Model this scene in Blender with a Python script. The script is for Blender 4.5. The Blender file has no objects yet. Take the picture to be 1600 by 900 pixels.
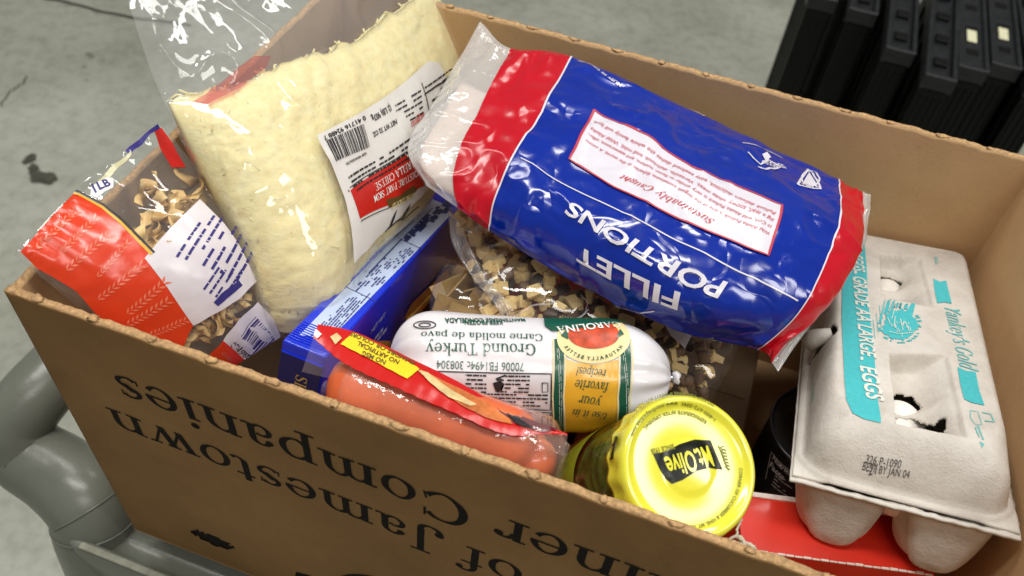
import bpy, bmesh, math, random
import numpy as np
from mathutils import Vector, Matrix
random.seed(7); RNG = np.random.RandomState(11)
scene = bpy.context.scene; COL = scene.collection
# ------------------------------------------------------------------ camera
FPX = 1364.0
CAMP = np.array([0.0, 0.0, 0.62])
RT = np.array([.93960, .33220, .08240]); DN = np.array([.29820, -.67630, -.67370]); FW = np.array([-.16800, .65760, -.73450])
cd = bpy.data.cameras.new('camera'); cam = bpy.data.objects.new('camera', cd); COL.objects.link(cam)
cam.matrix_world = Matrix(((RT[0], -DN[0], -FW[0], 0), (RT[1], -DN[1], -FW[1], 0), (RT[2], -DN[2], -FW[2], .62), (0, 0, 0, 1)))
cd.sensor_width = 36; cd.lens = FPX * 36 / 1600; cd.clip_start = .02; cd.clip_end = 60
cd.dof.use_dof = True; cd.dof.focus_distance = .50; cd.dof.aperture_fstop = 11
scene.camera = cam
# ------------------------------------------------------------------ world, lamps, exposure
w = bpy.data.worlds.new('World'); scene.world = w; w.use_nodes = True
w.node_tree.nodes['Background'].inputs[0].default_value = (1, .99, .95, 1)
w.node_tree.nodes['Background'].inputs[1].default_value = .15
def area(loc, tgt, sx, sy, power, col=(1, .985, .94)):
    l = bpy.data.lights.new('ceiling_lamp', 'AREA'); l.shape = 'RECTANGLE'; l.size = sx; l.size_y = sy; l.energy = power; l.color = col
    o = bpy.data.objects.new('ceiling_lamp', l); COL.objects.link(o); o.location = loc
    d = Vector(tgt) - Vector(loc); o.rotation_euler = d.to_track_quat('-Z', 'Y').to_euler()
area((2.3, .3, 2.2), (0, .3, 0), .5, 1.5, 28)
area((-.6, .2, 3.1), (-.1, .3, 0), .35, 1.6, 46)
area((.9, -1.1, 3.2), (0, .3, 0), 1.6, .35, 24)
area((.5, 2.6, 3.0), (0, .4, 0), 1.6, .4, 35)
area((-1.9, 1.5, 2.8), (-.1, .4, 0), .35, 1.6, 24)
scene.view_settings.view_transform = 'Standard'; scene.view_settings.look = 'None'
scene.view_settings.exposure = 0.0; scene.view_settings.gamma = 1
scene.cycles.use_denoising = True; scene.cycles.transparent_max_bounces = 24; scene.cycles.max_bounces = 10
scene.cycles.caustics_reflective = False; scene.cycles.caustics_refractive = False
# ------------------------------------------------------------------ helpers
def P(px, py, D):
    """the point seen at photo pixel (px, py) that lies D metres below the camera"""
    r = (px - 800) * RT + (py - 450) * DN + FPX * FW
    return CAMP + r * (D / -r[2])
def proj(p):
    d = np.asarray(p, float) - CAMP
    z = d @ FW
    return np.stack([800 + FPX * (d @ RT) / z, 450 + FPX * (d @ DN) / z], -1)
ROOT = {}
def thing(name, label, cat, loc, group=None):
    o = bpy.data.objects.new(name, None); COL.objects.link(o); o.location = tuple(loc); o.empty_display_size = .02
    o['label'] = label; o['category'] = cat
    if group: o['group'] = group
    ROOT[o] = np.array(loc, float)
    return o
def finish(name, V, F, mats, parent=None, smooth=True, mi=None, kind=None):
    V = np.asarray(V, float).reshape(-1, 3)
    base = np.zeros(3)
    if parent is not None: base = ROOT[parent]
    me = bpy.data.meshes.new(name); me.from_pydata((V - base).tolist(), [], [tuple(int(i) for i in f) for f in F]); 
    if not isinstance(mats, (list, tuple)): mats = [mats]
    for m in mats: me.materials.append(m)
    if mi is not None: me.polygons.foreach_set('material_index', mi)
    if smooth: me.polygons.foreach_set('use_smooth', [True] * len(me.polygons))
    me.update(); me.validate()
    o = bpy.data.objects.new(name, me); COL.objects.link(o)
    if parent is not None: o.parent = parent; ROOT[o] = base
    else: ROOT[o] = base
    if kind: o['kind'] = kind
    return o
def solo(o, label, cat, group=None):
    o['label'] = label; o['category'] = cat
    if group: o['group'] = group
def unit(v): v = np.asarray(v, float); return v / np.linalg.norm(v)
# numpy value noise
LAT = RNG.rand(64, 64, 64).astype(float)
def vnoise(p):
    p = np.asarray(p, float); i = np.floor(p).astype(int); f = p - i; f = f * f * (3 - 2 * f); i &= 63; j = (i + 1) & 63
    x0, y0, z0 = i[..., 0], i[..., 1], i[..., 2]; x1, y1, z1 = j[..., 0], j[..., 1], j[..., 2]
    fx, fy, fz = f[..., 0], f[..., 1], f[..., 2]
    def l(a, b, t): return a + (b - a) * t
    return l(l(l(LAT[x0, y0, z0], LAT[x1, y0, z0], fx), l(LAT[x0, y1, z0], LAT[x1, y1, z0], fx), fy),
             l(l(LAT[x0, y0, z1], LAT[x1, y0, z1], fx), l(LAT[x0, y1, z1], LAT[x1, y1, z1], fx), fy), fz) * 2 - 1
def fbm(p, n=3):
    s = 0; a = 1.
    for k in range(n): s = s + a * vnoise(np.asarray(p) * 2 ** k + 7.3 * k); a *= .5
    return s
def ridge(p): return 1 - np.abs(vnoise(p)) * 2
def sstep(a, b, x): t = np.clip((x - a) / (b - a), 0, 1); return t * t * (3 - 2 * t)
# surfaces as sampled sheets
def crom(ctrl, n):
    """interpolate control rows (k, ...) to n+1 samples by Catmull-Rom"""
    c = np.asarray(ctrl, float); k = len(c)
    ext = np.concatenate([[2 * c[0] - c[1]], c, [2 * c[-1] - c[-2]]])
    out = []
    for s in np.linspace(0, k - 1, n + 1):
        i = min(int(s), k - 2); t = s - i; a, b, cc, d = ext[i], ext[i + 1], ext[i + 2], ext[i + 3]
        out.append(.5 * (2 * b + (cc - a) * t + (2 * a - 5 * b + 4 * cc - d) * t * t + (3 * b - a - 3 * cc + d) * t ** 3))
    return np.array(out)
def ctrl_grid(rows, nu, nv):
    """rows[v][u] = (px, py, D) -> array [u, v, 3]"""
    g = np.array([[P(*c) for c in r] for r in rows])          # [v,u,3]
    g = crom(g, nv); g = crom(np.swapaxes(g, 0, 1), nu)       # [u,v,3]
    return g
def normals(G):
    du = np.gradient(G, axis=0); dv = np.gradient(G, axis=1); n = np.cross(du, dv)
    return n / np.maximum(np.linalg.norm(n, axis=-1, keepdims=True), 1e-12)
class Surf:
    def __init__(s, G, away=False, out=None):
        s.G = G; s.nu, s.nv = G.shape[0] - 1, G.shape[1] - 1
        s.N = normals(G)
        m = G[s.nu // 2, s.nv // 2]
        ref = (CAMP - m) if out is None else np.asarray(out, float)
        s.sgn = 1. if s.N[s.nu // 2, s.nv // 2] @ ref > 0 else -1.
        s.N = s.N * s.sgn
        s.Lu = np.mean(np.linalg.norm(np.diff(G, axis=0), axis=-1).sum(0)); s.Lv = np.mean(np.linalg.norm(np.diff(G, axis=1), axis=-1).sum(1))
        s.pp = proj(G)
    def _b(s, A, u, v):
        u = np.clip(np.asarray(u, float), 0, 1) * s.nu; v = np.clip(np.asarray(v, float), 0, 1) * s.nv
        i = np.minimum(u.astype(int), s.nu - 1); j = np.minimum(v.astype(int), s.nv - 1); a = (u - i)[..., None]; b = (v - j)[..., None]
        return (A[i, j] * (1 - a) + A[i + 1, j] * a) * (1 - b) + (A[i, j + 1] * (1 - a) + A[i + 1, j + 1] * a) * b
    def at(s, u, v, off=0.):
        return s._b(s.G, u, v) + s._b(s.N, u, v) * off
    def inv(s, px, py):
        d = (s.pp[..., 0] - px) ** 2 + (s.pp[..., 1] - py) ** 2
        front = np.einsum('ijk,ijk->ij', s.N, CAMP - s.G) > -1e-9
        d = np.where(front, d, d + 1e6)
        if getattr(s, 'mask', None) is not None: d = np.where(s.mask, d, d + 1e6)
        i, j = np.unravel_index(np.argmin(d), d.shape)
        i0, i1 = max(i - 1, 0), min(i + 1, s.nu); j0, j1 = max(j - 1, 0), min(j + 1, s.nv)
        au = (s.pp[i1, j] - s.pp[i0, j]) / max(i1 - i0, 1); av = (s.pp[i, j1] - s.pp[i, j0]) / max(j1 - j0, 1)
        M = np.array([[au[0], av[0]], [au[1], av[1]]]); e = np.array([px, py]) - s.pp[i, j]
        try: q = np.linalg.solve(M, e)
        except Exception: q = np.zeros(2)
        lim = 40 if (i in (0, s.nu) or j in (0, s.nv)) else 1.2
        q = np.clip(q, -1.2, 1.2) if lim < 2 else np.clip(q, -lim, lim)
        return (i + q[0]) / s.nu, (j + q[1]) / s.nv
def sheet_faces(nu, nv, flip=False, off=0):
    F = []
    for i in range(nu):
        for j in range(nv):
            a = off + i * (nv + 1) + j; q = (a, a + nv + 1, a + nv + 2, a + 1)
            F.append(q[::-1] if flip else q)
    return F
def mat_refine(V2, T, maxlen):
    """V2 2D verts, T faces -> refined triangles with edges below maxlen"""
    bm = bmesh.new(); vs = [bm.verts.new((x, y, 0)) for x, y in V2]
    for t in T:
        try: bm.faces.new([vs[i] for i in t])
        except ValueError: pass
    bmesh.ops.triangulate(bm, faces=bm.faces[:])
    for k in range(7):
        es = [e for e in bm.edges if e.calc_length() > maxlen]
        if not es: break
        bmesh.ops.subdivide_edges(bm, edges=es, cuts=1)
        bmesh.ops.triangulate(bm, faces=[f for f in bm.faces if len(f.verts) > 3])
    bm.verts.index_update()
    V = np.array([v.co[:2] for v in bm.verts]); F = [[v.index for v in f.verts] for f in bm.faces]; bm.free()
    return V, F
class Dec:
    """collects flat print that is laid on a surface, then links it as one mesh"""
    def __init__(s): s.V = []; s.F = []
    def add(s, V, F):
        n = len(s.V); s.V.extend(np.asarray(V).tolist()); s.F.extend([[i + n for i in f] for f in F])
    def link(s, name, mat, parent, smooth=True):
        if not s.F: return None
        return finish(name, s.V, s.F, mat, parent, smooth)
def lay(S, uv, F, off):
    uv = np.asarray(uv, float); return S.at(uv[:, 0], uv[:, 1], off)
def poly_px(D, S, pts, off=.0004, maxlen=.006):
    uv = np.array([S.inv(*p) for p in pts]); m = uv * [S.Lu, S.Lv]
    V, F = mat_refine(m, [list(range(len(m)))], maxlen)
    D.add(lay(S, V / [S.Lu, S.Lv], F, off), F)
def line_px(D, S, pts, wid, off=.0006, closed=False):
    uv = np.array([S.inv(*p) for p in pts]) * [S.Lu, S.Lv]
    if closed: uv = np.vstack([uv, uv[:1]])
    line_m(D, S, uv, wid, off)
def line_m(D, S, uv, wid, off=.0006, step=.003):
    pts = [uv[0]]
    for a, b in zip(uv[:-1], uv[1:]):
        n = max(1, int(np.linalg.norm(b - a) / step))
        for k in range(1, n + 1): pts.append(a + (b - a) * k / n)
    pts = np.array(pts); t = np.gradient(pts, axis=0); t /= np.maximum(np.linalg.norm(t, axis=1, keepdims=True), 1e-9); nrm = np.stack([-t[:, 1], t[:, 0]], 1)
    V = np.vstack([pts + nrm * wid / 2, pts - nrm * wid / 2]) / [S.Lu, S.Lv]; n = len(pts)
    F = [(i, i + 1, n + i + 1, n + i) for i in range(n - 1)]
    D.add(lay(S, V, F, off), F)
# ------------------------------------------------------------------ lettering
def _glyphs():
    G = {}
    for bold in (0, 1):
        cu = bpy.data.curves.new('t', 'FONT'); cu.resolution_u = 3; cu.size = 1; cu.offset = .022 * bold
        ob = bpy.data.objects.new('t', cu); COL.objects.link(ob); G[bold] = {}
        def mesh(body):
            cu.body = body; bpy.context.view_layer.update(); dg = bpy.context.evaluated_depsgraph_get()
            me = bpy.data.meshes.new_from_object(ob.evaluated_get(dg)); V = np.array([v.co[:2] for v in me.vertices]).reshape(-1, 2); F = [list(p.vertices) for p in me.polygons]; bpy.data.meshes.remove(me); return V, F
        hh = mesh('HH')[0][:, 0].max()
        for c in "ABCDEFGHIJKLMNOPQRSTUVWXYZabcdefghijklmnopqrstuvwxyz0123456789.,'!()&-:/%":
            V, F = mesh(c); W = mesh('H' + c + 'H')[0][:, 0].max() - hh
            G[bold][c] = (V, F, W)
        bpy.data.objects.remove(ob); bpy.data.curves.remove(cu)
    return G
GL = _glyphs()
def _serif():
    """a slab-and-bracket roman drawn from stems, bars and modulated arcs; x height .5, capitals .72"""
    TK, TN = .105, .036; R = {}
    def quad(a, b, c, d): return (np.array([a, b, c, d], float), [[0, 1, 2, 3]])
    def seg(x0, y0, x1, y1, w=TK):     # width measured horizontally
        return quad((x0 - w / 2, y0), (x0 + w / 2, y0), (x1 + w / 2, y1), (x1 - w / 2, y1))
    def st(x, y0, y1): return seg(x, y0, x, y1)
    def bar(x0, x1, y, h=TN): return quad((x0, y), (x1, y), (x1, y + h), (x0, y + h))
    def arc(cx, cy, rx, ry, a0, a1, tk=TK, tn=TN, n=18):
        V = []; 
        for k in range(n + 1):
            a = math.radians(a0 + (a1 - a0) * k / n); c, s = math.cos(a), math.sin(a); wx = tk * abs(c) ** 1.3 + tn * (1 - abs(c) ** 1.3)
            V += [(cx + rx * c, cy + ry * s), (cx + (rx - wx) * c, cy + (ry - wx) * s)]
        return (np.array(V), [[2 * k, 2 * k + 2, 2 * k + 3, 2 * k + 1] for k in range(n)])
    def dot(x, y, r=.062):
        return (np.array([(x + r * math.cos(a), y + r * math.sin(a)) for a in np.linspace(0, 2 * math.pi, 13)[:-1]]), [list(range(12))])
    def slab(x, y, w=.25): return bar(x - w / 2, x + w / 2, y)
    X = .5
    R['o'] = ([arc(.27, .25, .24, .26, 0, 360, n=30)], .54)
    R['c'] = ([arc(.27, .25, .24, .26, 50, 318), dot(.40, .40)], .50)
    R['e'] = ([arc(.27, .25, .24, .26, 0, 325, n=26), bar(.09, .47, .25)], .52)
    R['n'] = ([st(.14, 0, X), bar(.02, .14, X - TN), slab(.14, 0), arc(.30, .30, .215, .2, 0, 160), st(.463, 0, .31), slab(.463, 0)], .60)
    R['m'] = ([st(.14, 0, X), bar(.02, .14, X - TN), slab(.14, 0), arc(.28, .30, .195, .2, 0, 160), st(.423, 0, .31), slab(.423, 0, .22), arc(.56, .30, .195, .2, 0, 160), st(.703, 0, .31), slab(.703, 0)], .84)
    R['u'] = ([st(.14, .18, X), bar(.02, .14, X - TN), arc(.30, .2, .213, .21, 180, 345), st(.463, 0, X), bar(.34, .463, X - TN), bar(.463, .58, 0)], .60)
    R['r'] = ([st(.14, 0, X), bar(.02, .14, X - TN), slab(.14, 0, .27), arc(.32, .30, .2, .2, 60, 165), dot(.38, .42, .066)], .45)
    R['i'] = ([st(.15, 0, X), bar(.03, .15, X - TN), slab(.15, 0, .26), dot(.15, .66, .068)], .30)
    R['l'] = ([st(.15, 0, .76), bar(.03, .15, .76 - TN), slab(.15, 0, .26)], .30)
    R['t'] = ([st(.15, .12, .64), bar(.03, .32, X - TN), arc(.255, .13, .155, .14, 180, 320)], .35)
    R['s'] = ([arc(.22, .375, .17, .135, 30, 250, .08), arc(.22, .125, .18, .135, -150, 75, .08), seg(.13, .345, .31, .17, .15), bar(.35, .375, .36, .12), bar(.045, .07, .02, .12)], .43)
    R['a'] = ([arc(.23, .34, .17, .17, 0, 150, TK, TN), st(.348, .05, .35), arc(.21, .13, .17, .14, 60, 330, .085), arc(.43, .08, .135, .08, 200, 300, .06), dot(.11, .385, .058)], .50)
    R['p'] = ([st(.14, -.22, X), bar(.02, .14, X - TN), slab(.14, -.22, .27), arc(.31, .25, .24, .26, -150, 150)], .58)
    R['b'] = ([st(.14, 0, .76), bar(.02, .14, .76 - TN), arc(.31, .25, .24, .26, -150, 150)], .58)
    R['d'] = ([st(.43, 0, .76), bar(.31, .43, .76 - TN), bar(.43, .55, 0), arc(.26, .25, .23, .26, 30, 330)], .58)
    R['g'] = ([arc(.25, .32, .19, .18, 0, 360), arc(.25, -.06, .22, .15, 0, 360), seg(.15, .16, .12, .04, .06), bar(.40, .5, .46)], .52)
    R['k'] = ([st(.14, 0, .76), bar(.02, .14, .76 - TN), slab(.14, 0), seg(.19, .22, .44, .48, .05), seg(.44, .02, .26, .30, .13), slab(.46, 0, .22), slab(.44, X - TN, .22)], .58)
    R['y'] = ([seg(.30, .03, .12, .48, .12), seg(.22, -.2, .47, .48, .05), slab(.13, X - TN, .24), slab(.46, X - TN, .2), dot(.15, -.17, .06)], .57)
    R['v'] = ([seg(.30, .0, .12, .48, .12), seg(.28, 0, .47, .48, .05), slab(.13, X - TN, .24), slab(.46, X - TN, .2)], .57)
    R['w'] = ([seg(.27, .0, .12, .48, .12), seg(.26, 0, .42, .48, .05), seg(.56, .0, .41, .48, .12), seg(.55, 0, .71, .48, .05), slab(.12, X - TN, .24), slab(.41, X - TN, .22), slab(.71, X - TN, .2)], .83)
    R['f'] = ([st(.15, 0, .6), slab(.15, 0, .27), bar(.03, .34, X - TN), arc(.27, .6, .17, .17, 40, 180, .09), dot(.36, .68, .055)], .36)
    R['C'] = ([arc(.37, .36, .34, .37, 45, 318, .125, .04, 26), seg(.62, .5, .62, .7, .035), seg(.63, .08, .60, .24, .03)], .70)
    R['G'] = ([arc(.37, .36, .34, .37, 45, 318, .125, .04, 26), seg(.62, .5, .62, .7, .035), st(.60, .05, .30), slab(.60, .30, .24)], .76)
    R['T'] = ([st(.33, 0, .72), slab(.33, 0, .3), bar(.03, .63, .72 - TN), seg(.05, .54, .045, .72, .035), seg(.61, .54, .615, .72, .035)], .66)
    R['J'] = ([st(.27, 0, .72), slab(.27, .72 - TN, .3), arc(.13, 0, .19, .15, 180, 365, .09), dot(.0, .03, .07)], .44)
    R['U'] = ([st(.16, .22, .72), slab(.16, .72 - TN, .28), arc(.36, .23, .25, .24, 180, 360), seg(.59, .2, .59, .72, .045), slab(.59, .72 - TN, .22)], .74)
    R['S'] = ([arc(.27, .53, .2, .19, 25, 250, .095), arc(.27, .19, .22, .2, -155, 70, .1), seg(.16, .49, .38, .25, .17), bar(.44, .47, .5, .22), bar(.05, .08, .02, .2)], .53)
    R['P'] = ([st(.16, 0, .72), slab(.16, 0, .3), bar(.03, .35, .72 - TN), bar(.16, .35, .32), arc(.34, .53, .23, .2, -90, 90)], .60)
    R['A'] = ([seg(.56, 0, .34, .72, .13), seg(.12, 0, .33, .72, .045), bar(.2, .46, .24), slab(.12, 0, .22), slab(.56, 0, .26)], .70)
    R['H'] = ([st(.16, 0, .72), st(.56, 0, .72), slab(.16, 0, .28), slab(.56, 0, .28), slab(.16, .72 - TN, .28), slab(.56, .72 - TN, .28), bar(.16, .56, .35)], .72)
    R['E'] = ([st(.16, 0, .72), bar(.03, .56, 0), bar(.03, .54, .72 - TN), bar(.16, .42, .35), seg(.55, 0, .57, .18, .035), seg(.53, .55, .53, .72, .035)], .62)
    R['I'] = ([st(.18, 0, .72), slab(.18, 0, .3), slab(.18, .72 - TN, .3)], .36)
    R['F'] = ([st(.16, 0, .72), slab(.16, 0, .3), bar(.03, .54, .72 - TN), bar(.16, .42, .35), seg(.53, .55, .53, .72, .035)], .58)
    R['B'] = ([st(.16, 0, .72), bar(.03, .35, 0), bar(.03, .34, .72 - TN), bar(.16, .35, .37), arc(.33, .555, .21, .17, -90, 90), arc(.35, .2, .24, .205, -90, 90)], .64)
    R['!'] = ([seg(.14, .2, .14, .72, .09), dot(.14, .06, .06)], .28)
    out = {}
    for k, (ps, wd) in R.items():
        V = []; F = []; Z = []
        for q, (v, f) in enumerate(ps):
            n = len(V); V += v.tolist(); F += [[i + n for i in t] for t in f]; Z += [q] * len(v)
        out[k] = (np.array(V), F, wd, np.array(Z))
    return out
GS = _serif()
def layout(s, font=0, track=0., shear=0.):
    """-> V (n,2), F, width, z-rank"""
    V = []; F = []; Z = []; x = 0.
    for c in s:
        if c == ' ': x += .30; continue
        g = (GS if font == 'serif' else GL[font]).get(c) or GL[1].get(c)
        if g is None: x += .3; continue
        v = g[0].copy(); z = g[3] if len(g) > 3 else np.zeros(len(v)); n = len(V)
        if len(v):
            v[:, 0] += x + shear * v[:, 1]; V += v.tolist(); F += [[i + n for i in f] for f in g[1]]; Z += z.tolist()
        x += g[2] + track
    return np.array(V).reshape(-1, 2), F, max(x, 1e-6), np.array(Z)
def text_m(D, S, s, A, B, hs=1., font=0, off=.0007, shear=0., track=0., maxlen=None):
    """text from metric point A to metric point B of surface S"""
    V, F, wd, Z = layout(s, font, track, shear)
    if not F: return
    A = np.asarray(A, float); B = np.asarray(B, float)
    L = np.linalg.norm(B - A); e = (B - A) / L; k = L / wd; up = np.array([-e[1], e[0]]) * S.sgn
    if maxlen:
        V, F = mat_refine(V, F, maxlen / k); Z = np.zeros(len(V))
    M = A + np.outer(V[:, 0] * k, e) + np.outer(V[:, 1] * k * hs, up)
    D.add(S.at(M[:, 0] / S.Lu, M[:, 1] / S.Lv, 0) + S._b(S.N, M[:, 0] / S.Lu, M[:, 1] / S.Lv) * (off + Z * .00001)[:, None], F)
def mpx(S, p): return np.array(S.inv(*p)) * [S.Lu, S.Lv]
def text_px(D, S, s, p0, p1, **k): text_m(D, S, s, mpx(S, p0), mpx(S, p1), **k)
def greek(D, S, p0, p1, pdown, n, size=.4, seed=1, off=.0007, fill=.85):
    """n lines of print too small to read: dashes of word length between p0 -> p1, stepping to pdown"""
    r = random.Random(seed); a, b, c = mpx(S, p0), mpx(S, p1), mpx(S, pdown)
    e = (b - a); L = np.linalg.norm(e); e = e / L; st = (c - a) / max(n - 1, 1) if n > 1 else (c - a); h = np.linalg.norm(st) * size
    for i in range(n):
        x = 0.; lim = L * (1 if r.random() > .25 else r.uniform(.5, .95)) * 1.0
        while x < lim:
            wl = h * r.uniform(1.2, 4.5); wl = min(wl, lim - x)
            if r.random() < fill: line_m(D, S, np.array([a + st * i + e * x, a + st * i + e * (x + wl)]), h, off, step=.01)
            x += wl + h * .55
def barcode(D, S, p0, p1, pdown, seed=3, off=.0007):
    r = random.Random(seed); a, b, c = mpx(S, p0), mpx(S, p1), mpx(S, pdown); L = np.linalg.norm(b - a); e = (b - a) / L; x = 0
    mod = L / 95.
    while x < L - mod:
        wd = mod * r.choice([1, 1, 2, 2, 3, 4]); line_m(D, S, np.array([a + e * (x + wd / 2), c + e * (x + wd / 2)]), wd, off, step=.006); x += wd + mod * r.choice([1, 1, 2, 2, 3])
# ------------------------------------------------------------------ materials
def srgb(r, g, b): return tuple((c / 255 / 12.92 if c / 255 < .04045 else ((c / 255 + .055) / 1.055) ** 2.4) for c in (r, g, b)) + (1,)
def nmat(name):
    m = bpy.data.materials.new(name); m.use_nodes = True; nt = m.node_tree
    return m, nt, nt.nodes['Principled BSDF'], nt.nodes['Material Output']
def N(nt, t, **k):
    n = nt.nodes.new(t)
    for a, b in k.items(): setattr(n, a, b)
    return n
def coords(nt, scale=(1, 1, 1)):
    t = N(nt, 'ShaderNodeTexCoord'); mp = N(nt, 'ShaderNodeMapping'); mp.inputs['Scale'].default_value = scale
    nt.links.new(t.outputs['Object'], mp.inputs[0]); return mp.outputs[0]
def noise(nt, vec, scale, detail=4, rough=.6):
    n = N(nt, 'ShaderNodeTexNoise'); n.inputs['Scale'].default_value = scale; n.inputs['Detail'].default_value = detail; n.inputs['Roughness'].default_value = rough
    nt.links.new(vec, n.inputs['Vector']); return n.outputs['Fac']
def ramp(nt, fac, stops):
    r = N(nt, 'ShaderNodeValToRGB'); e = r.color_ramp.elements
    while len(e) < len(stops): e.new(.5)
    for el, (p, c) in zip(e, stops): el.position = p; el.color = c
    nt.links.new(fac, r.inputs[0]); return r.outputs[0]
def bump(nt, h, strength, dist, b, prev=None):
    n = N(nt, 'ShaderNodeBump'); n.inputs['Strength'].default_value = strength; n.inputs['Distance'].default_value = dist
    nt.links.new(h, n.inputs['Height'])
    if prev is not None: nt.links.new(prev, n.inputs['Normal'])
    if b is not None: nt.links.new(n.outputs[0], b.inputs['Normal'])
    return n.outputs[0]
def plain(name, col, rough=.5, metal=0, var=.06, vs=60, bs=0, bscale=300, bd=.0005, coat=0, spec=.5, stretch=(1, 1, 1)):
    m, nt, b, o = nmat(name); v = coords(nt, stretch)
    c0 = tuple(max(0, x * (1 - var)) for x in col[:3]) + (1,); c1 = tuple(min(1, x * (1 + var)) for x in col[:3]) + (1,)
    nt.links.new(ramp(nt, noise(nt, v, vs), [(.3, c0), (.7, c1)]), b.inputs['Base Color'])
    b.inputs['Roughness'].default_value = rough; b.inputs['Metallic'].default_value = metal
    b.inputs['Coat Weight'].default_value = coat; b.inputs['Coat Roughness'].default_value = .12; b.inputs['Specular IOR Level'].default_value = spec
    if bs: bump(nt, noise(nt, v, bscale, 5), bs, bd, b)
    return m
def film(name, tint=(1, 1, 1), haze=.05, rough=.08, bs=.5, bscale=55, refl=1.0, col=(.9, .9, .9), ior=1.5):
    """thin clear plastic: straight-through light, Fresnel reflection and a little milky scatter"""
    m, nt, b, o = nmat(name); nt.nodes.remove(b); v = coords(nt)
    tr = N(nt, 'ShaderNodeBsdfTransparent'); tr.inputs[0].default_value = tint + (1,)
    gl = N(nt, 'ShaderNodeBsdfGlossy'); gl.inputs['Roughness'].default_value = rough; gl.inputs[0].default_value = (refl, refl, refl, 1)
    df = N(nt, 'ShaderNodeBsdfDiffuse'); df.inputs[0].default_value = col + (1,)
    fr = N(nt, 'ShaderNodeFresnel'); ge = N(nt, 'ShaderNodeNewGeometry'); mr = N(nt, 'ShaderNodeMapRange')   # a thin sheet reflects alike from both sides
    mr.inputs['To Min'].default_value = ior; mr.inputs['To Max'].default_value = 1 / ior; nt.links.new(ge.outputs['Backfacing'], mr.inputs['Value']); nt.links.new(mr.outputs[0], fr.inputs[0])
    n1 = bump(nt, noise(nt, v, bscale, 3, .55), bs, .0035, None); n2 = bump(nt, noise(nt, v, bscale * 4, 2), bs * .5, .0006, None, n1)
    for n in (gl, fr): nt.links.new(n2, n.inputs['Normal'])
    m1 = N(nt, 'ShaderNodeMixShader'); m1.inputs[0].default_value = haze; nt.links.new(tr.outputs[0], m1.inputs[1]); nt.links.new(df.outputs[0], m1.inputs[2])
    m2 = N(nt, 'ShaderNodeMixShader'); nt.links.new(fr.outputs[0], m2.inputs[0]); nt.links.new(m1.outputs[0], m2.inputs[1]); nt.links.new(gl.outputs[0], m2.inputs[2])
    nt.links.new(m2.outputs[0], o.inputs[0]); return m
def pfilm(name, col, rough=.16, bs=.35, bscale=60, var=.05, spec=.6, crumple=0):
    """opaque printed plastic film"""
    m, nt, b, o = nmat(name); v = coords(nt)
    c0 = tuple(x * (1 - var) for x in col[:3]) + (1,)
    nt.links.new(ramp(nt, noise(nt, v, 40), [(.3, c0), (.7, col)]), b.inputs['Base Color']); b.inputs['Roughness'].default_value = rough; b.inputs['Specular IOR Level'].default_value = spec
    n1 = bump(nt, noise(nt, v, bscale * .7, 2, .5), bs, .003, None); n2 = bump(nt, noise(nt, v, bscale * 3, 1), bs * .25, .0005, b, n1)
    if crumple:     # creased film: sharp folds where cell borders meet, only in patches
        vo = N(nt, 'ShaderNodeTexVoronoi'); vo.feature = 'DISTANCE_TO_EDGE'; vo.inputs['Scale'].default_value = 34; mx = N(nt, 'ShaderNodeVectorMath', operation='MULTIPLY_ADD'); nz_ = N(nt, 'ShaderNodeTexNoise'); nz_.inputs['Scale'].default_value = 30
        nt.links.new(v, nz_.inputs['Vector']); nt.links.new(nz_.outputs['Color'], mx.inputs[0]); mx.inputs[1].default_value = (.04, .04, .04); nt.links.new(v, mx.inputs[2]); nt.links.new(mx.outputs[0], vo.inputs['Vector'])
        mm_ = N(nt, 'ShaderNodeMath', operation='MULTIPLY'); nt.links.new(ramp(nt, vo.outputs['Distance'], [(0, (0, 0, 0, 1)), (.22, (1, 1, 1, 1))]), mm_.inputs[0]); nt.links.new(ramp(nt, noise(nt, v, 13, 2), [(.42, (0, 0, 0, 1)), (.62, (1, 1, 1, 1))]), mm_.inputs[1])
        bump(nt, mm_.outputs[0], crumple, .0012, b, n2)
    return m
M = {}
def card(name, c0, c1, c2):
    m, nt, b, o = nmat(name); v = coords(nt); vf = coords(nt, (1, 1, 3))
    f = ramp(nt, noise(nt, v, 9, 6, .65), [(.25, c0), (.5, c1), (.75, c2)])
    sp = N(nt, 'ShaderNodeMixRGB', blend_type='MULTIPLY'); sp.inputs[0].default_value = .5
    nt.links.new(f, sp.inputs[1]); nt.links.new(ramp(nt, noise(nt, vf, 420, 3, .7), [(.28, (.45, .38, .3, 1)), (.42, (1, 1, 1, 1))]), sp.inputs[2])
    nt.links.new(sp.outputs[0], b.inputs['Base Color']); b.inputs['Roughness'].default_value = .82; b.inputs['Specular IOR Level'].default_value = .25
    w_ = N(nt, 'ShaderNodeTexWave'); w_.bands_direction = 'X'; w_.inputs['Scale'].default_value = 55; w_.inputs['Distortion'].default_value = .4; nt.links.new(v, w_.inputs['Vector'])
    n1 = bump(nt, w_.outputs['Fac'], .05, .0006, None); bump(nt, noise(nt, v, 700, 4), .3, .0003, b, n1); return m
M['card'] = card('kraft_board', srgb(136, 100, 60), srgb(156, 118, 73), srgb(170, 131, 84))  # outer face of the same board, its shade put into the colour
M['card_in'] = card('kraft_board_inside', srgb(196, 158, 115), srgb(208, 171, 127), srgb(216, 180, 137))  # inner face, coloured lighter to carry the light falling on it
M['card_edge'] = plain('torn_board_edge', srgb(188, 150, 105), .9, var=.35, vs=400, bs=.8, bscale=500, bd=.001)
M['ink'] = plain('black_ink', srgb(22, 14, 8), .8, var=.4, vs=300, spec=.2)  # printing ink; also the painted shade inside the hand hole
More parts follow.
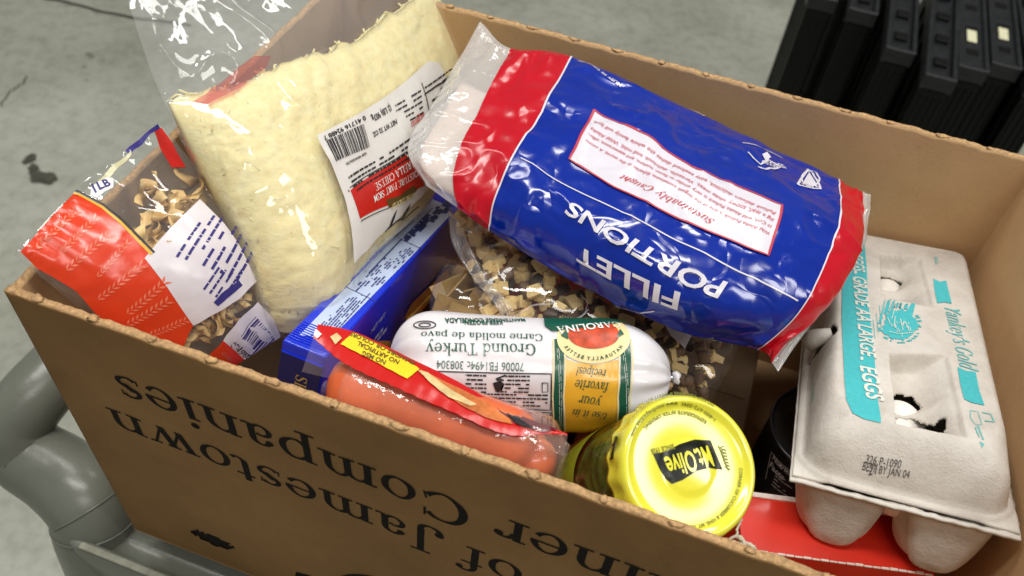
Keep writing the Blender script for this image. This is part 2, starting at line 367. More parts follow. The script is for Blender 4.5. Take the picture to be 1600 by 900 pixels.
# concrete
m, nt, b, o = nmat('concrete'); v = coords(nt); M['concrete'] = m
f = ramp(nt, noise(nt, v, 2.2, 8, .62), [(.25, srgb(150, 152, 137)), (.5, srgb(178, 180, 166)), (.75, srgb(202, 204, 192))])
st_ = N(nt, 'ShaderNodeMixRGB', blend_type='MULTIPLY'); st_.inputs[0].default_value = .55
nt.links.new(f, st_.inputs[1]); nt.links.new(ramp(nt, noise(nt, v, 26, 8, .7), [(.3, (.55, .55, .5, 1)), (.55, (1, 1, 1, 1))]), st_.inputs[2])
sp = N(nt, 'ShaderNodeMixRGB', blend_type='MULTIPLY'); sp.inputs[0].default_value = .9
nt.links.new(st_.outputs[0], sp.inputs[1]); nt.links.new(ramp(nt, noise(nt, v, 5.5, 5, .7), [(.27, (.42, .42, .38, 1)), (.33, (1, 1, 1, 1))]), sp.inputs[2])
nt.links.new(sp.outputs[0], b.inputs['Base Color']); b.inputs['Roughness'].default_value = .6
bump(nt, noise(nt, v, 60, 8), .3, .004, b)
M['stain'] = plain('oil_stain', srgb(78, 78, 66), .6, var=.3, vs=30)
M['crack'] = plain('crack_fill', srgb(70, 68, 58), .9, var=.3)
M['cart'] = plain('grey_cart_plastic', srgb(112, 114, 104), .3, var=.12, vs=20, bs=.35, bscale=160, bd=.0006)
M['cart_edge'] = plain('worn_cart_edge', srgb(132, 132, 116), .6, var=.3, vs=90, bs=.8)
M['crate'] = plain('black_crate_plastic', srgb(4, 4, 4), .45, var=.4, vs=25, bs=.5, bscale=80, spec=.25)
M['crate_top'] = plain('scuffed_crate_edge', srgb(26, 28, 31), .35, var=.6, vs=60, bs=.4)  # crate tops: the light they catch is put into this lighter colour
M['sticker'] = plain('cream_sticker', srgb(228, 226, 190), .6, var=.1)
M['film'] = film('clear_bag_film', haze=.05, rough=.05, bs=.4, bscale=22)
M['film_bag'] = film('cheese_bag_film', haze=.09, rough=.05, bs=.62, bscale=24)
M['film_taut'] = film('taut_bag_film', haze=.02, rough=.06, bs=.4, bscale=26)
M['film_milky'] = film('milky_vacuum_film', haze=.08, rough=.09, bs=.75, bscale=55, col=(.95, .8, .74))
M['film_white'] = film('white_tinted_film', haze=.3, rough=.1, bs=.5, bscale=45, col=(.9, .88, .86))
# cheese
m, nt, b, o = nmat('shredded_cheese'); v = coords(nt); M['cheese'] = m
nt.links.new(ramp(nt, noise(nt, v, 130, 5, .7), [(.2, srgb(238, 218, 152)), (.5, srgb(246, 232, 172)), (.75, srgb(249, 240, 192))]), b.inputs['Base Color'])
b.inputs['Roughness'].default_value = .6; b.inputs['Subsurface Weight'].default_value = .25; b.inputs['Subsurface Radius'].default_value = (.006, .004, .002); b.inputs['Subsurface Scale'].default_value = .5
vv = coords(nt, (1, 1, 3)); bump(nt, noise(nt, vv, 220, 4), .4, .001, b)
M['white_label'] = plain('white_paper_label', srgb(232, 228, 222), .4, var=.03, coat=.3)
M['print_black'] = plain('printed_black', srgb(38, 36, 40), .5)
M['print_navy'] = plain('printed_navy', srgb(50, 42, 120), .45)
M['print_red'] = pfilm('printed_red', srgb(206, 34, 24), .3)
M['print_brown'] = plain('printed_brown', srgb(96, 74, 34), .5)
M['red_film'] = pfilm('red_printed_film', srgb(224, 62, 26), .25, .4, 60)
M['wheat'] = pfilm('pale_red_wheat_print', srgb(240, 122, 90), .25, .4, 60)
M['gold_line'] = pfilm('gold_line_print', srgb(236, 178, 60), .3)
M['white_film'] = pfilm('white_printed_film', srgb(226, 218, 222), .3, .4, 60)
M['cream_film'] = pfilm('cream_printed_film', srgb(206, 200, 160), .3)
M['fish_blue'] = pfilm('blue_fish_bag_film', srgb(0, 42, 158), .17, .5, 42, .2, .8, .7)
M['fish_red'] = pfilm('crimson_fish_bag_film', srgb(196, 12, 34), .22, .35, 40, .08, .6, .35)
M['fish_white'] = pfilm('white_print_on_film', srgb(226, 222, 232), .2, .4, 42)
M['fish_pale'] = pfilm('pale_blue_print', srgb(120, 150, 214), .2, .4, 42)
M['fish_pink'] = plain('red_small_print', srgb(196, 60, 74), .4)
M['fillet'] = plain('frozen_fillet', srgb(226, 208, 198), .5, var=.1, vs=50, bs=.4, bscale=120)
M['noodle'] = plain('egg_noodle', srgb(232, 196, 132), .42, var=.12, vs=60)
M['noodle_dark'] = plain('wide_noodle', srgb(168, 134, 74), .5, var=.2, vs=60)
M['morsel'] = plain('pale_morsel', srgb(226, 196, 134), .55, var=.14, vs=120, bs=.4, bscale=300)
M['morsel_b'] = plain('brown_morsel', srgb(112, 88, 66), .6, var=.3, vs=120, bs=.4)
M['morsel_c'] = plain('dark_morsel', srgb(70, 52, 38), .6, var=.3, vs=120, bs=.4)
M['box_blue'] = plain('blue_carton_board', srgb(14, 50, 212), .28, var=.12, vs=20, coat=.4, bs=.1, bscale=60)
M['box_blue_end'] = plain('navy_carton_board', srgb(10, 22, 92), .3, var=.12, coat=.3)
M['box_panel'] = plain('pale_blue_facts_panel', srgb(196, 212, 244), .35, var=.04, coat=.3)
M['print_dark'] = plain('dark_small_print', srgb(62, 72, 128), .5)
M['gold_print'] = plain('gold_lettering', srgb(176, 150, 84), .4)
M['spaghetti'] = plain('spaghetti_strand', srgb(214, 172, 80), .4, var=.25, vs=200)
M['frank'] = plain('hot_dog_skin', srgb(232, 112, 64), .3, var=.14, vs=45, bs=.15, bscale=120, coat=.4)
M['frank'].node_tree.nodes['Principled BSDF'].inputs['Subsurface Weight'].default_value = .15
M['frank'].node_tree.nodes['Principled BSDF'].inputs['Subsurface Scale'].default_value = .004
M['hd_red'] = pfilm('hot_dog_label_red', srgb(206, 30, 26), .25, .3, 70)
M['hd_maroon'] = pfilm('hot_dog_label_maroon', srgb(104, 18, 34), .25, .3, 70)
M['yellow'] = plain('yellow_sticker', srgb(246, 216, 40), .4, var=.03)
M['hd_photo'] = plain('grilled_food_picture', srgb(206, 116, 62), .3, var=.5, vs=90)
M['hd_cream'] = plain('pale_bun_picture', srgb(224, 196, 140), .3, var=.3, vs=120)
M['white_plain'] = plain('plain_white_print', srgb(240, 238, 232), .35, var=.02)
M['chub'] = pfilm('white_chub_film', srgb(232, 228, 232), .25, .35, 45, .04)
M['green'] = plain('dark_green_print', srgb(14, 84, 62), .35, coat=.3)
M['mustard'] = plain('golden_yellow_print', srgb(238, 178, 48), .3, var=.08, vs=30, coat=.3)
M['cream'] = plain('cream_ring_print', srgb(238, 220, 160), .35)
M['tomato'] = plain('tomato_stew_picture', srgb(200, 72, 34), .35, var=.4, vs=160)
M['metal'] = plain('crimped_metal', srgb(190, 190, 190), .3, metal=1)
M['lid'] = plain('yellow_lid_enamel', srgb(234, 228, 66), .17, var=.03, coat=.6, spec=.6)
M['lid_ink'] = plain('lid_black_ink', srgb(16, 20, 8), .3, spec=.35)
M['lid_ink2'] = plain('lid_fine_ink', srgb(122, 124, 14), .4)
M['glass'] = film('jar_glass', tint=(.93, .96, .88), haze=.0, rough=.03, bs=.05, bscale=20)
m, nt, b, o = nmat('pickle_relish'); v = coords(nt); M['relish'] = m
vo = N(nt, 'ShaderNodeTexVoronoi'); vo.inputs['Scale'].default_value = 110; nt.links.new(v, vo.inputs['Vector'])
nt.links.new(ramp(nt, noise(nt, v, 70, 5, .7), [(.25, srgb(44, 56, 20)), (.45, srgb(84, 100, 36)), (.64, srgb(120, 132, 60)), (.71, srgb(160, 60, 30)), (.74, srgb(76, 90, 36))]), b.inputs['Base Color'])
b.inputs['Roughness'].default_value = .3; bump(nt, vo.outputs['Distance'], .6, .003, b)
M['jar_label'] = plain('lime_jar_label', srgb(160, 170, 40), .4, var=.12, vs=90)
M['can'] = plain('dark_can_enamel', srgb(96, 98, 102), .28, metal=.7, var=.2)
M['can_side'] = plain('dark_can_label', srgb(30, 30, 30), .35)
M['can_print'] = plain('pale_can_print', srgb(225, 225, 222), .4)
M['red_board'] = plain('red_carton_board', srgb(216, 44, 24), .4, var=.06, vs=30, bs=.15, bscale=90, coat=.2)
M['white_edge'] = plain('worn_white_edge', srgb(232, 214, 204), .7, var=.12, vs=300)
M['string'] = plain('frayed_white_string', srgb(206, 196, 178), .9, var=.2)
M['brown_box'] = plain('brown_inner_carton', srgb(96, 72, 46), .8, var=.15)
# moulded pulp
m, nt, b, o = nmat('moulded_pulp'); v = coords(nt); M['pulp'] = m
M['red_tint'] = film('red_tinted_film', tint=(.9, .45, .42), haze=.25, rough=.1, bs=.4, bscale=30, col=(.75, .2, .2))
nt.links.new(ramp(nt, noise(nt, v, 45, 7, .7), [(.3, srgb(196, 188, 178)), (.5, srgb(212, 205, 196)), (.72, srgb(222, 216, 208))]), b.inputs['Base Color'])
b.inputs['Roughness'].default_value = .9; b.inputs['Specular IOR Level'].default_value = .2
n1 = bump(nt, noise(nt, v, 90, 5, .65), .55, .0016, None); bump(nt, noise(nt, v, 800, 5), .6, .0006, b, n1)
M['teal'] = plain('teal_print_on_pulp', srgb(70, 186, 192), .8, var=.08, vs=400, bs=.4, bscale=700)
M['teal_thin'] = plain('thin_teal_print', srgb(110, 190, 190), .8, var=.1, vs=400)
M['pulp_print'] = plain('pulp_white_lettering', srgb(220, 222, 214), .85)
M['grey_print'] = plain('grey_date_print', srgb(92, 86, 82), .8)
M['egg'] = plain('white_eggshell', srgb(244, 238, 230), .4, var=.02, vs=60)
# ------------------------------------------------------------------ generic solids
def box_mesh(lo, hi, bevel=0., seg=2, Mx=None):
    bm = bmesh.new(); bmesh.ops.create_cube(bm, size=1)
    lo = Vector(lo); hi = Vector(hi)
    for v in bm.verts: v.co = Vector([lo[i] + (v.co[i] + .5) * (hi[i] - lo[i]) for i in range(3)])
    if bevel: bmesh.ops.bevel(bm, geom=bm.edges[:], offset=bevel, segments=seg, affect='EDGES', profile=.6)
    bm.verts.index_update(); V = np.array([v.co[:] for v in bm.verts]); F = [[v.index for v in f.verts] for f in bm.faces]; bm.free()
    if Mx is not None: V = V @ np.array(Mx[0]).T + np.array(Mx[1])
    return V, F
def merge(parts):
    V = []; F = []
    for v, f in parts:
        n = len(V); V += np.asarray(v).tolist(); F += [[i + n for i in q] for q in f]
    return V, F
def tube(pts, rad, n=14, caps=True):
    pts = np.array(pts, float); rad = np.broadcast_to(np.asarray(rad, float), (len(pts),)); t = np.gradient(pts, axis=0); t /= np.linalg.norm(t, axis=1, keepdims=True)
    a = np.array([0, 0, 1.]) if abs(t[0][2]) < .9 else np.array([1., 0, 0]); x = unit(np.cross(t[0], a)); V = []
    for p, tt, r in zip(pts, t, rad):
        x = unit(x - tt * (x @ tt)); y = np.cross(tt, x)
        V += [p + r * (math.cos(k * 2 * math.pi / n) * x + math.sin(k * 2 * math.pi / n) * y) for k in range(n)]
    F = [(i * n + k, i * n + (k + 1) % n, (i + 1) * n + (k + 1) % n, (i + 1) * n + k) for i in range(len(pts) - 1) for k in range(n)]
    if caps: F += [list(range(n))[::-1], [(len(pts) - 1) * n + k for k in range(n)]]
    return np.array(V), F
def lathe(prof, C, X, Y, Z, n=72, fr=None):
    """prof (r, z) revolved about Z at C"""
    V = []
    for r, z in prof:
        for k in range(n):
            a = 2 * math.pi * k / n; rr = r if fr is None else fr(r, z, a); V.append(C + X * rr * math.cos(a) + Y * rr * math.sin(a) + Z * z)
    F = [(i * n + k, i * n + (k + 1) % n, (i + 1) * n + (k + 1) % n, (i + 1) * n + k) for i in range(len(prof) - 1) for k in range(n)]
    return np.array(V), F
# ------------------------------------------------------------------ floor
FZ = -.85
finish('floor', [(-14, -8, FZ), (14, -8, FZ), (14, 20, FZ), (-14, 20, FZ)], [(0, 1, 2, 3)], M['concrete'], kind='structure', smooth=False)
def blob(c, r, seed, sx=1.):
    rr = random.Random(seed); ph = [rr.uniform(0, 6) for _ in range(5)]
    return [(c[0] + sx * r * math.cos(a) * (1 + .2 * math.sin(3 * a + ph[0]) + .12 * math.sin(7 * a + ph[1])), c[1] + r * math.sin(a) * (1 + .2 * math.sin(2 * a + ph[2]) + .1 * math.sin(6 * a + ph[3])), FZ + .004) for a in np.linspace(0, 2 * math.pi, 40)[:-1]]
V = []; F = []
for (px, py, r, s, sx) in ((46, 248, .018, 1, .7), (52, 262, .013, 4, 1), (66, 277, .022, 2, 1.5), (78, 281, .014, 6, 1)):
    q = P(px, py, .62 - FZ - .004); b_ = blob(q, r, s, sx); n = len(V); V += [(x, y, z + .0005 * s) for x, y, z in b_]; F.append(list(range(n, n + len(b_))))
finish('floor_stain', V, F, M['stain'], kind='structure', smooth=False)
def ccrack(pts, wd, z):
    q = np.array([P(x, y, .62 - FZ - z) for x, y in pts]); q = crom(q, 24); q[:, :2] += RNG.randn(len(q), 2) * .002; t = np.gradient(q, axis=0); nn = np.stack([-t[:, 1], t[:, 0], t[:, 2] * 0], 1); nn /= np.linalg.norm(nn, axis=1, keepdims=True)
    V = np.vstack([q + nn * wd / 2, q - nn * wd / 2]); n = len(q); return V, [(i, i + 1, n + i + 1, n + i) for i in range(n - 1)]
V, F = merge([ccrack([(-60, -30), (20, -14), (100, 2), (180, 22), (300, 40)], .009, .004), ccrack([(0, 165), (14, 145), (34, 130), (42, 118)], .003, .005)])
finish('floor_crack', V, F, M['crack'], kind='structure', smooth=False)
# ------------------------------------------------------------------ black folding crates standing on edge
def make_crate():
    L, W, H = .42, .052, .64
    t = thing('folded_crate', 'x', 'crate', (0, 0, 0))
    V, F = box_mesh((-W / 2, 0, .004), (W / 2, L, H - .03), .004)
    finish('body', V, F, M['crate'], t, smooth=False)
    V, F = merge([box_mesh((-W / 2 - .002, -.004, H - .032), (-W / 2 + .006, L + .004, H), .0012, 1), box_mesh((W / 2 - .006, -.004, H - .032), (W / 2 + .002, L + .004, H), .0012, 1),
                  box_mesh((-W / 2 - .0015, -.0045, H - .03), (W / 2 + .0015, .006, H - .001), .0012, 1), box_mesh((-W / 2, L - .006, H - .03), (W / 2, L + .003, H - .002), .0012, 1)])
    finish('rim', V, F, M['crate_top'], t, smooth=False)
    V, F = box_mesh((-W / 2 + .0065, .0065, H - .029), (W / 2 - .0065, L - .0065, H - .012))
    finish('panel', V, F, M['crate_top'], t, smooth=False)
    V, F = merge([box_mesh((-W / 2 - .003, .03 + k * .075, .03), (-W / 2 + .001, .038 + k * .075, H - .04)) for k in range(5)] + [box_mesh((W / 2 - .001, .03 + k * .075, .03), (W / 2 + .003, .038 + k * .075, H - .04)) for k in range(5)] + [box_mesh((-W / 2 + .008 + k * .012, -.003, .03), (-W / 2 + .011 + k * .012, .001, H - .05)) for k in range(4)])
    finish('rib', V, F, M['crate'], t, smooth=False, kind='stuff')
    for k in range(4): V, F = box_mesh((-.012, .05 + k * .09, H - .0125), (.012, .075 + k * .09, H - .006), .001, 1); finish('latch', V, F, M['crate'], t, smooth=False)
    return t
def dup(root, loc, rz, label, rx=0):
    r = root.copy(); COL.objects.link(r); r.location = loc; r.rotation_euler = (rx, 0, rz); r['label'] = label
    for ch in list(root.children):
        c = ch.copy(); COL.objects.link(c); c.parent = r
    return r
crate0 = make_crate(); crate0['group'] = 'black folding crates standing on edge'
CR = [(.118, 1.73, .02, 'black folded crate at the left end of the row, small white tag on its side', 0),
      (.198, 1.715, .0, 'second black folded crate from the left, pale scuffed top end', .012),
      (.274, 1.60, .0, 'third black folded crate from the left, grey scuffed top edge set forward', 0),
      (.347, 1.54, -.02, 'black folded crate standing nearest of the row, with grey ribbed inner panel', -.012),
      (.405, 1.60, .0, 'black folded crate bearing a cream sticker, beside the nearest crate', .006),
      (.465, 1.64, .0, 'black folded crate bearing a cream sticker at the right frame edge', 0),
      (.53, 1.60, .02, 'black folded crate last at the right end of the row', 0)]
for k, (x, y, rz, lab, dz) in enumerate(CR):
    if k == 0:
        o_ = crate0; o_.location = (x, y, FZ + .002); o_.rotation_euler = (0, 0, rz); o_['label'] = lab
    else: o_ = dup(crate0, (x, y, FZ + .002), rz, lab)
    if k in (4, 5):
        V, F = box_mesh((-.010, .10, .6345), (.008, .145, .6365), .0015, 2)
        me_ = finish('sticker', V, F, M['sticker'], None, smooth=False); me_.parent = o_
        V, F = box_mesh((-.024, .01, .628), (.024, .40, .6335), .001, 1)
        me_ = finish('top_cover', V, F, M['crate_top'], None, smooth=False); me_.parent = o_
    if k == 0:
        V, F = box_mesh((.0265, .05, .60), (.0275, .075, .63)); me_ = finish('tag', V, F, M['sticker'], None, smooth=False); me_.parent = o_
# ------------------------------------------------------------------ cardboard box
T = .27; BX0, BX1, BY0, BY1, TH = -.3185, .216, .206, .572, .0045
BO = (-.05, .39, 0)
box = thing('cardboard_box', 'brown cardboard grocery box with black upside-down lettering and torn perforated rim', 'box', BO)
def wall(p0, p1, out_bot, inward, nick, bulge=0.):
    """panel from p0 to p1 (top edge), leaning: its foot is shifted by out_bot; inward = thickness direction"""
    p0, p1, ob, iw = map(lambda q: np.array(q, float), (p0, p1, out_bot, inward)); L = np.linalg.norm(p1 - p0); nu = 260; nv = 120
    u = np.linspace(0, 1, nu + 1)[:, None]; v = np.linspace(0, 1, nv + 1)[None, :]
    x = u * L; seed = nick
    scal = np.abs(np.sin(np.pi * (x + seed * .011) / .033)) ** .5 * .0014
    jag = fbm(np.stack([x * 260, x * 0 + seed, x * 0], -1)[..., 0, :].reshape(nu + 1, 3), 3)[:, None] * .00045
    wob = np.sin(x * 9 + seed) * .0015
    top = scal + jag - .001
    z = (1 - v) * (T + top) ; z = np.where(v > .5, (1 - v) * (T + 0 * top), z)
    base = p0[None, None, :2] * (1 - u[..., None]) + p1[None, None, :2] * u[..., None]
    xy = base + (v[..., None]) * ob[None, None, :2]
    bow = ((wob - bulge) * np.sin(np.pi * v) * np.sin(np.pi * u) ** .6)[..., None] * iw[None, None, :2] * 1.2
    G = np.concatenate([xy + bow, z[..., None] * np.ones((nu + 1, nv + 1, 1))], -1)
    G2 = G.copy(); G2[..., :2] += iw[:2] * TH
    G2[:, 0, 2] += fbm(np.stack([x[:, 0] * 300, x[:, 0] * 0 + 9 + seed, x[:, 0] * 0], -1), 3) * .0006
    return G, G2
panels = {}
def link_wall(key, G, G2, outmat, inmat, hole=None):
    nu, nv = G.shape[0] - 1, G.shape[1] - 1; n = (nu + 1) * (nv + 1)
    V = np.concatenate([G.reshape(-1, 3), G2.reshape(-1, 3)]); F = []; mi = []
    for i in range(nu):
        for j in range(nv):
            if hole and hole(G[i, j]): continue
            a = i * (nv + 1) + j; F.append((a, a + nv + 1, a + nv + 2, a + 1)); mi.append(0)
            F.append((n + a, n + a + 1, n + a + nv + 2, n + a + nv + 1)); mi.append(1)
    for i in range(nu):
        for j in (0, nv):
            a = i * (nv + 1) + j; F.append((a, n + a, n + a + nv + 1, a + nv + 1)); mi.append(2)
    for i in (0, nu):
        for j in range(nv):
            a = i * (nv + 1) + j; F.append((a, a + 1, n + a + 1, n + a)); mi.append(2)
    return finish('side_panel', V, F, [outmat, inmat, M['card_edge']], box, True, mi)
LEAN = .006
hole_c = P(330, 843, 0) if False else None
wf = Surf(np.array([[[BX0 + (BX1 - BX0) * a, BY0 + LEAN * b, T * (1 - b)] for b in np.linspace(0, 1, 41)] for a in np.linspace(0, 1, 41)]), out=(0, -1, 0))
hu, hv = wf.inv(330, 843); HC = wf.at(hu, hv)
def hole_f(p):
    dx = (p[0] - HC[0]) / .017; dz = (p[2] - HC[2]) / .0085
    return dx * dx + dz * dz < 1 + .3 * math.sin(p[0] * 1900) * math.sin(p[2] * 900 + p[0] * 700)
G, G2 = wall((BX0, BY0), (BX1, BY0), (0, LEAN), (0, 1), 1); front = link_wall('f', G, G2, M['card'], M['card_in'], hole_f); WS = Surf(G, out=(0, -1, 0))
G, G2 = wall((BX1, BY1), (BX0, BY1), (0, -LEAN * 1.6), (0, -1), 2.4); back = link_wall('b', G, G2, M['card'], M['card_in'])
def shear(G):
    k = 1 - np.clip(G[..., 2] / T, 0, 1); f = (G[..., 1] - BY0) / (BY1 - BY0); G[..., 1] += LEAN * k * (1 - f) - 1.6 * LEAN * k * f; return G
G, G2 = wall((BX0 + .0006, BY1 - .0012), (BX0 + .0006, BY0 + .0015), (.004, 0), (1, 0), 3.1); G = shear(G); G2 = shear(G2); left = link_wall('l', G, G2, M['card'], M['card_in'])
G, G2 = wall((BX1 - .0006, BY0 + .0015), (BX1 - .0006, BY1 - .0012), (-.001, 0), (-1, 0), 4.7, .0075); G = shear(G); G2 = shear(G2); right = link_wall('r', G, G2, M['card'], M['card_in'])
V, F = box_mesh((BX0 + .005, BY0 + .008, .001), (BX1 - .005, BY1 - .012, .005)); finish('bottom_panel', V, F, M['card_in'], box, smooth=False)
# torn perforation tabs along the rim, and a black sheet for the darkness in the hand hole
def tab(c, ax, s, seed):
    r = np.random.RandomState(seed); bm = bmesh.new(); bmesh.ops.create_icosphere(bm, subdivisions=2, radius=1)
    bm.verts.index_update(); V = np.array([v.co[:] for v in bm.verts]); F = [[v.index for v in f.verts] for f in bm.faces]; bm.free()
    V = V * (1 + .5 * fbm(V * 2.6 + seed, 2)[:, None]) * [s * r.uniform(.6, 1.3), TH * r.uniform(.35, .55), s * r.uniform(.12, .3)]
    if ax == 'y': V = V[:, [1, 0, 2]]
    return V + c, F
for k in range(16):
    x = BX0 + .018 + k * .0335
    if x < BX1 - .005: V, F = tab(np.array([x, BY0 + TH / 2, T + .0005]), 'x', .0032, k); finish('torn_tab', V, F, M['card_edge'], box)
for k in range(15):
    x = BX0 + .03 + k * .0335
    V, F = tab(np.array([x, BY1 - TH / 2, T + .0003]), 'x', .0035, 40 + k); finish('torn_tab', V, F, M['card_edge'], box)
V, F = box_mesh(HC + np.array([-.0195, .0012, -.0115]), HC + np.array([.0195, .0030, .0115])); finish('hole_flap', V, F, M['ink'], front, smooth=False)  # black sheet stands in for the shade seen through the hole
# printed lettering on the outer wall (it stands upside down in the photograph)
D = Dec()
A1 = mpx(WS, (737, 789)); B1 = mpx(WS, (171, 580)); wC = layout('Companies', 'serif', .015)[2]; wAll = layout('Container ', 'serif', .015)[2]
e = (B1 - A1); text_m(D, WS, 'Container', A1 - e * (wAll / wC), A1 - e * ((wAll - layout('Container', 'serif', .015)[2]) / wC), font='serif', track=.015, hs=1.0, off=.0003)
text_m(D, WS, 'Companies', A1, B1, font='serif', track=.015, hs=1.0, off=.0003)
A2 = mpx(WS, (822, 889)); B2 = mpx(WS, (162, 634)); text_m(D, WS, 'of Jamestown', A2, B2, font='serif', track=.015, hs=.98, off=.0003)
cx = mpx(WS, (640, 960)); 
for rr_, wd in ((1., .0035), (.80, .0015)):
    ell = np.array([[cx[0] + .052 * rr_ * math.cos(a), cx[1] + .043 * rr_ * math.sin(a)] for a in np.linspace(0, 2 * math.pi, 90)]); line_m(D, WS, ell, wd, .0003)
V, F, wd, Z = layout('CATES', 1, .08); k = .0085
for (vx, vy), i in zip(V, range(len(V))): pass
ang = (V[:, 0] * k - wd * k / 2) / .044; rad = .0345 + 0 * ang
VV = np.stack([cx[0] - (.0385 - V[:, 1] * k * -1 - .006) * np.sin(ang) * 1.2, cx[1] - (.036 - V[:, 1] * k * 1) * np.cos(ang)], 1)
D.add(WS.at(VV[:, 0] / WS.Lu, VV[:, 1] / WS.Lv, .0003), F)
poly_px(D, WS, [(463, 893), (486, 899), (484, 910), (460, 906)], .0003)
D.link('lettering', M['ink'], front)
# ------------------------------------------------------------------ cart
CZ = -.012
cart = thing('utility_cart', 'grey plastic utility cart with thick moulded handle, under the cardboard box', 'cart', (-.1, .4, FZ))
TX0, TX1, TY0, TY1 = -.373, .55, .186, .66
def ring(z0, z1, o0, i0, o1=None, i1=None):
    pass
def rrect(x0, x1, y0, y1, r, z, n=8):
    pts = []
    for cx_, cy_, a0 in ((x1 - r, y1 - r, 0), (x0 + r, y1 - r, 90), (x0 + r, y0 + r, 180), (x1 - r, y0 + r, 270)):
        for k in range(n + 1):
            a = math.radians(a0 + 90 * k / n); pts.append((cx_ + r * math.cos(a), cy_ + r * math.sin(a), z))
    return pts
def loft(rings, close_last=True, close_first=False):
    n = len(rings[0]); V = [p for r in rings for p in r]; F = [(i * n + k, i * n + (k + 1) % n, (i + 1) * n + (k + 1) % n, (i + 1) * n + k) for i in range(len(rings) - 1) for k in range(n)]
    if close_last: F.append([(len(rings) - 1) * n + k for k in range(n)])
    if close_first: F.append(list(range(n))[::-1])
    return V, F
prof_ = [(.020, -.24), (.004, -.13), (.0, -.02), (.0, .002)]
V, F = loft([rrect(TX0 + i, TX1 - i, TY0 + i, TY1 - i, .022, CZ + z) for i, z in prof_] + [rrect(TX0 + i, TX1 - i, TY0 + i, TY1 - i, max(.022 - i, .004), CZ + z) for i, z in ((.0015, .0045), (.006, .005), (.009, .002), (.0115, -.012), (.034, -.014), (.036, -.002 - .003), (.045, -.002))])
cart_body = finish('tray', V, F, M['cart'], cart)
V, F = box_mesh((TX0 + .022, TY0 + .0008, CZ + .0046), (TX1 - .05, TY0 + .0062, CZ + .0064), .0006, 1)
finish('worn_rim', V, F, M['cart_edge'], cart, smooth=False)
hp = [P(330, 330, .62 - .055), P(180, 487, .62 - .05), P(105, 565, .62 - .045), P(52, 622, .62 - .036), P(22, 668, .62 - .020), P(42, 708, .62 + .0), P(92, 742, .62 + .006), P(138, 786, .62 + .012), P(156, 830, .62 + .04), P(176, 890, .62 + .10)]
hp = crom(np.array(hp), 60); rad = np.interp(np.linspace(0, 1, 61), [0, .35, .5, .7, 1], [.024, .026, .029, .030, .034])
V, F = tube(hp, rad, 28); V = V + vnoise(V * 25)[:, None] * .0012
finish('handle', V, F, M['cart'], cart)
for kk in (47, 50):
    c_ = hp[kk]; t_ = unit(hp[kk + 1] - hp[kk - 1]); x_ = unit(np.cross(t_, [0, 0, 1])); y_ = np.cross(t_, x_); V, F = tube([c_ + (rad[kk] + .0004) * (x_ * math.cos(a) + y_ * math.sin(a)) for a in np.linspace(0, 2 * math.pi, 40)], .0007, 6, False); finish('mould_seam', V, F, M['cart'], cart)
for (x, y) in ((TX0 + .09, TY0 + .07), (TX1 - .09, TY0 + .07), (TX0 + .09, TY1 - .07), (TX1 - .09, TY1 - .07)):
    V, F = tube([(x, y, CZ - .235), (x, y, FZ + .11)], .022, 16); finish('post', V, F, M['cart'], cart)
    V, F = tube([(x - .018, y, FZ + .05), (x + .018, y, FZ + .05)], .05, 24); finish('wheel', V, F, M['crate'], cart)
    V, F = box_mesh((x - .026, y - .012, FZ + .045), (x - .021, y + .012, FZ + .112)); V2, F2 = box_mesh((x + .021, y - .012, FZ + .045), (x + .026, y + .012, FZ + .112)); V3, F3 = box_mesh((x - .026, y - .02, FZ + .1125), (x + .026, y + .02, FZ + .118))
    V, F = merge([(V, F), (V2, F2), (V3, F3)]); finish('wheel_fork', V, F, M['metal'], cart, smooth=False)
# ------------------------------------------------------------------ pillow bags
def pillow(rows, nu, nv, thick, wr=.001, wf=30, seam=.0015, seed=0, back=1.0, edgewr=.002):
    Mid = ctrl_grid(rows, nu, nv); n = normals(Mid); c = Mid[nu // 2, nv // 2]
    if n[nu // 2, nv // 2] @ (CAMP - c) < 0: n = -n
    for _ in range(6):      # smooth the offset directions
        n[1:-1] = (n[:-2] + n[1:-1] * 2 + n[2:]) / 4; n[:, 1:-1] = (n[:, :-2] + n[:, 1:-1] * 2 + n[:, 2:]) / 4
    n /= np.linalg.norm(n, axis=-1, keepdims=True)
    u = np.linspace(0, 1, nu + 1)[:, None] + np.zeros((1, nv + 1)); v = np.linspace(0, 1, nv + 1)[None] + np.zeros((nu + 1, 1))
    t = thick(u, v); e = np.minimum(np.minimum(u, 1 - u) , np.minimum(v, 1 - v)); inner = sstep(0, .04, e)
    q = Mid * wf + seed * 3.1
    wr_ = wr(u, v) if callable(wr) else wr; wr = np.mean(wr_); w1 = fbm(q, 3) * wr_ + np.maximum(ridge(q * 1.4 + 5), .55) * wr_ * 1.5
    near = np.exp(-np.minimum(v, 1 - v) * 9) ; w2 = np.sin(u * 60 + 4 * fbm(q * .4, 2)) * edgewr * near * inner
    lift = (w1 + w2) * inner
    rim = (1 - inner)[..., None] * n * (fbm(q * .9 + 11, 2) * seam)[..., None]
    Fr = Mid + n * (t + lift)[..., None] + rim
    q2 = q + 20; w1b = fbm(q2, 3) * wr
    Bk = Mid - n * (t * back + .0008 + w1b * inner + .0)[..., None] + rim
    Bk = np.where((e <= 0)[..., None], Fr, Bk)
    return Mid, n, Fr, Bk
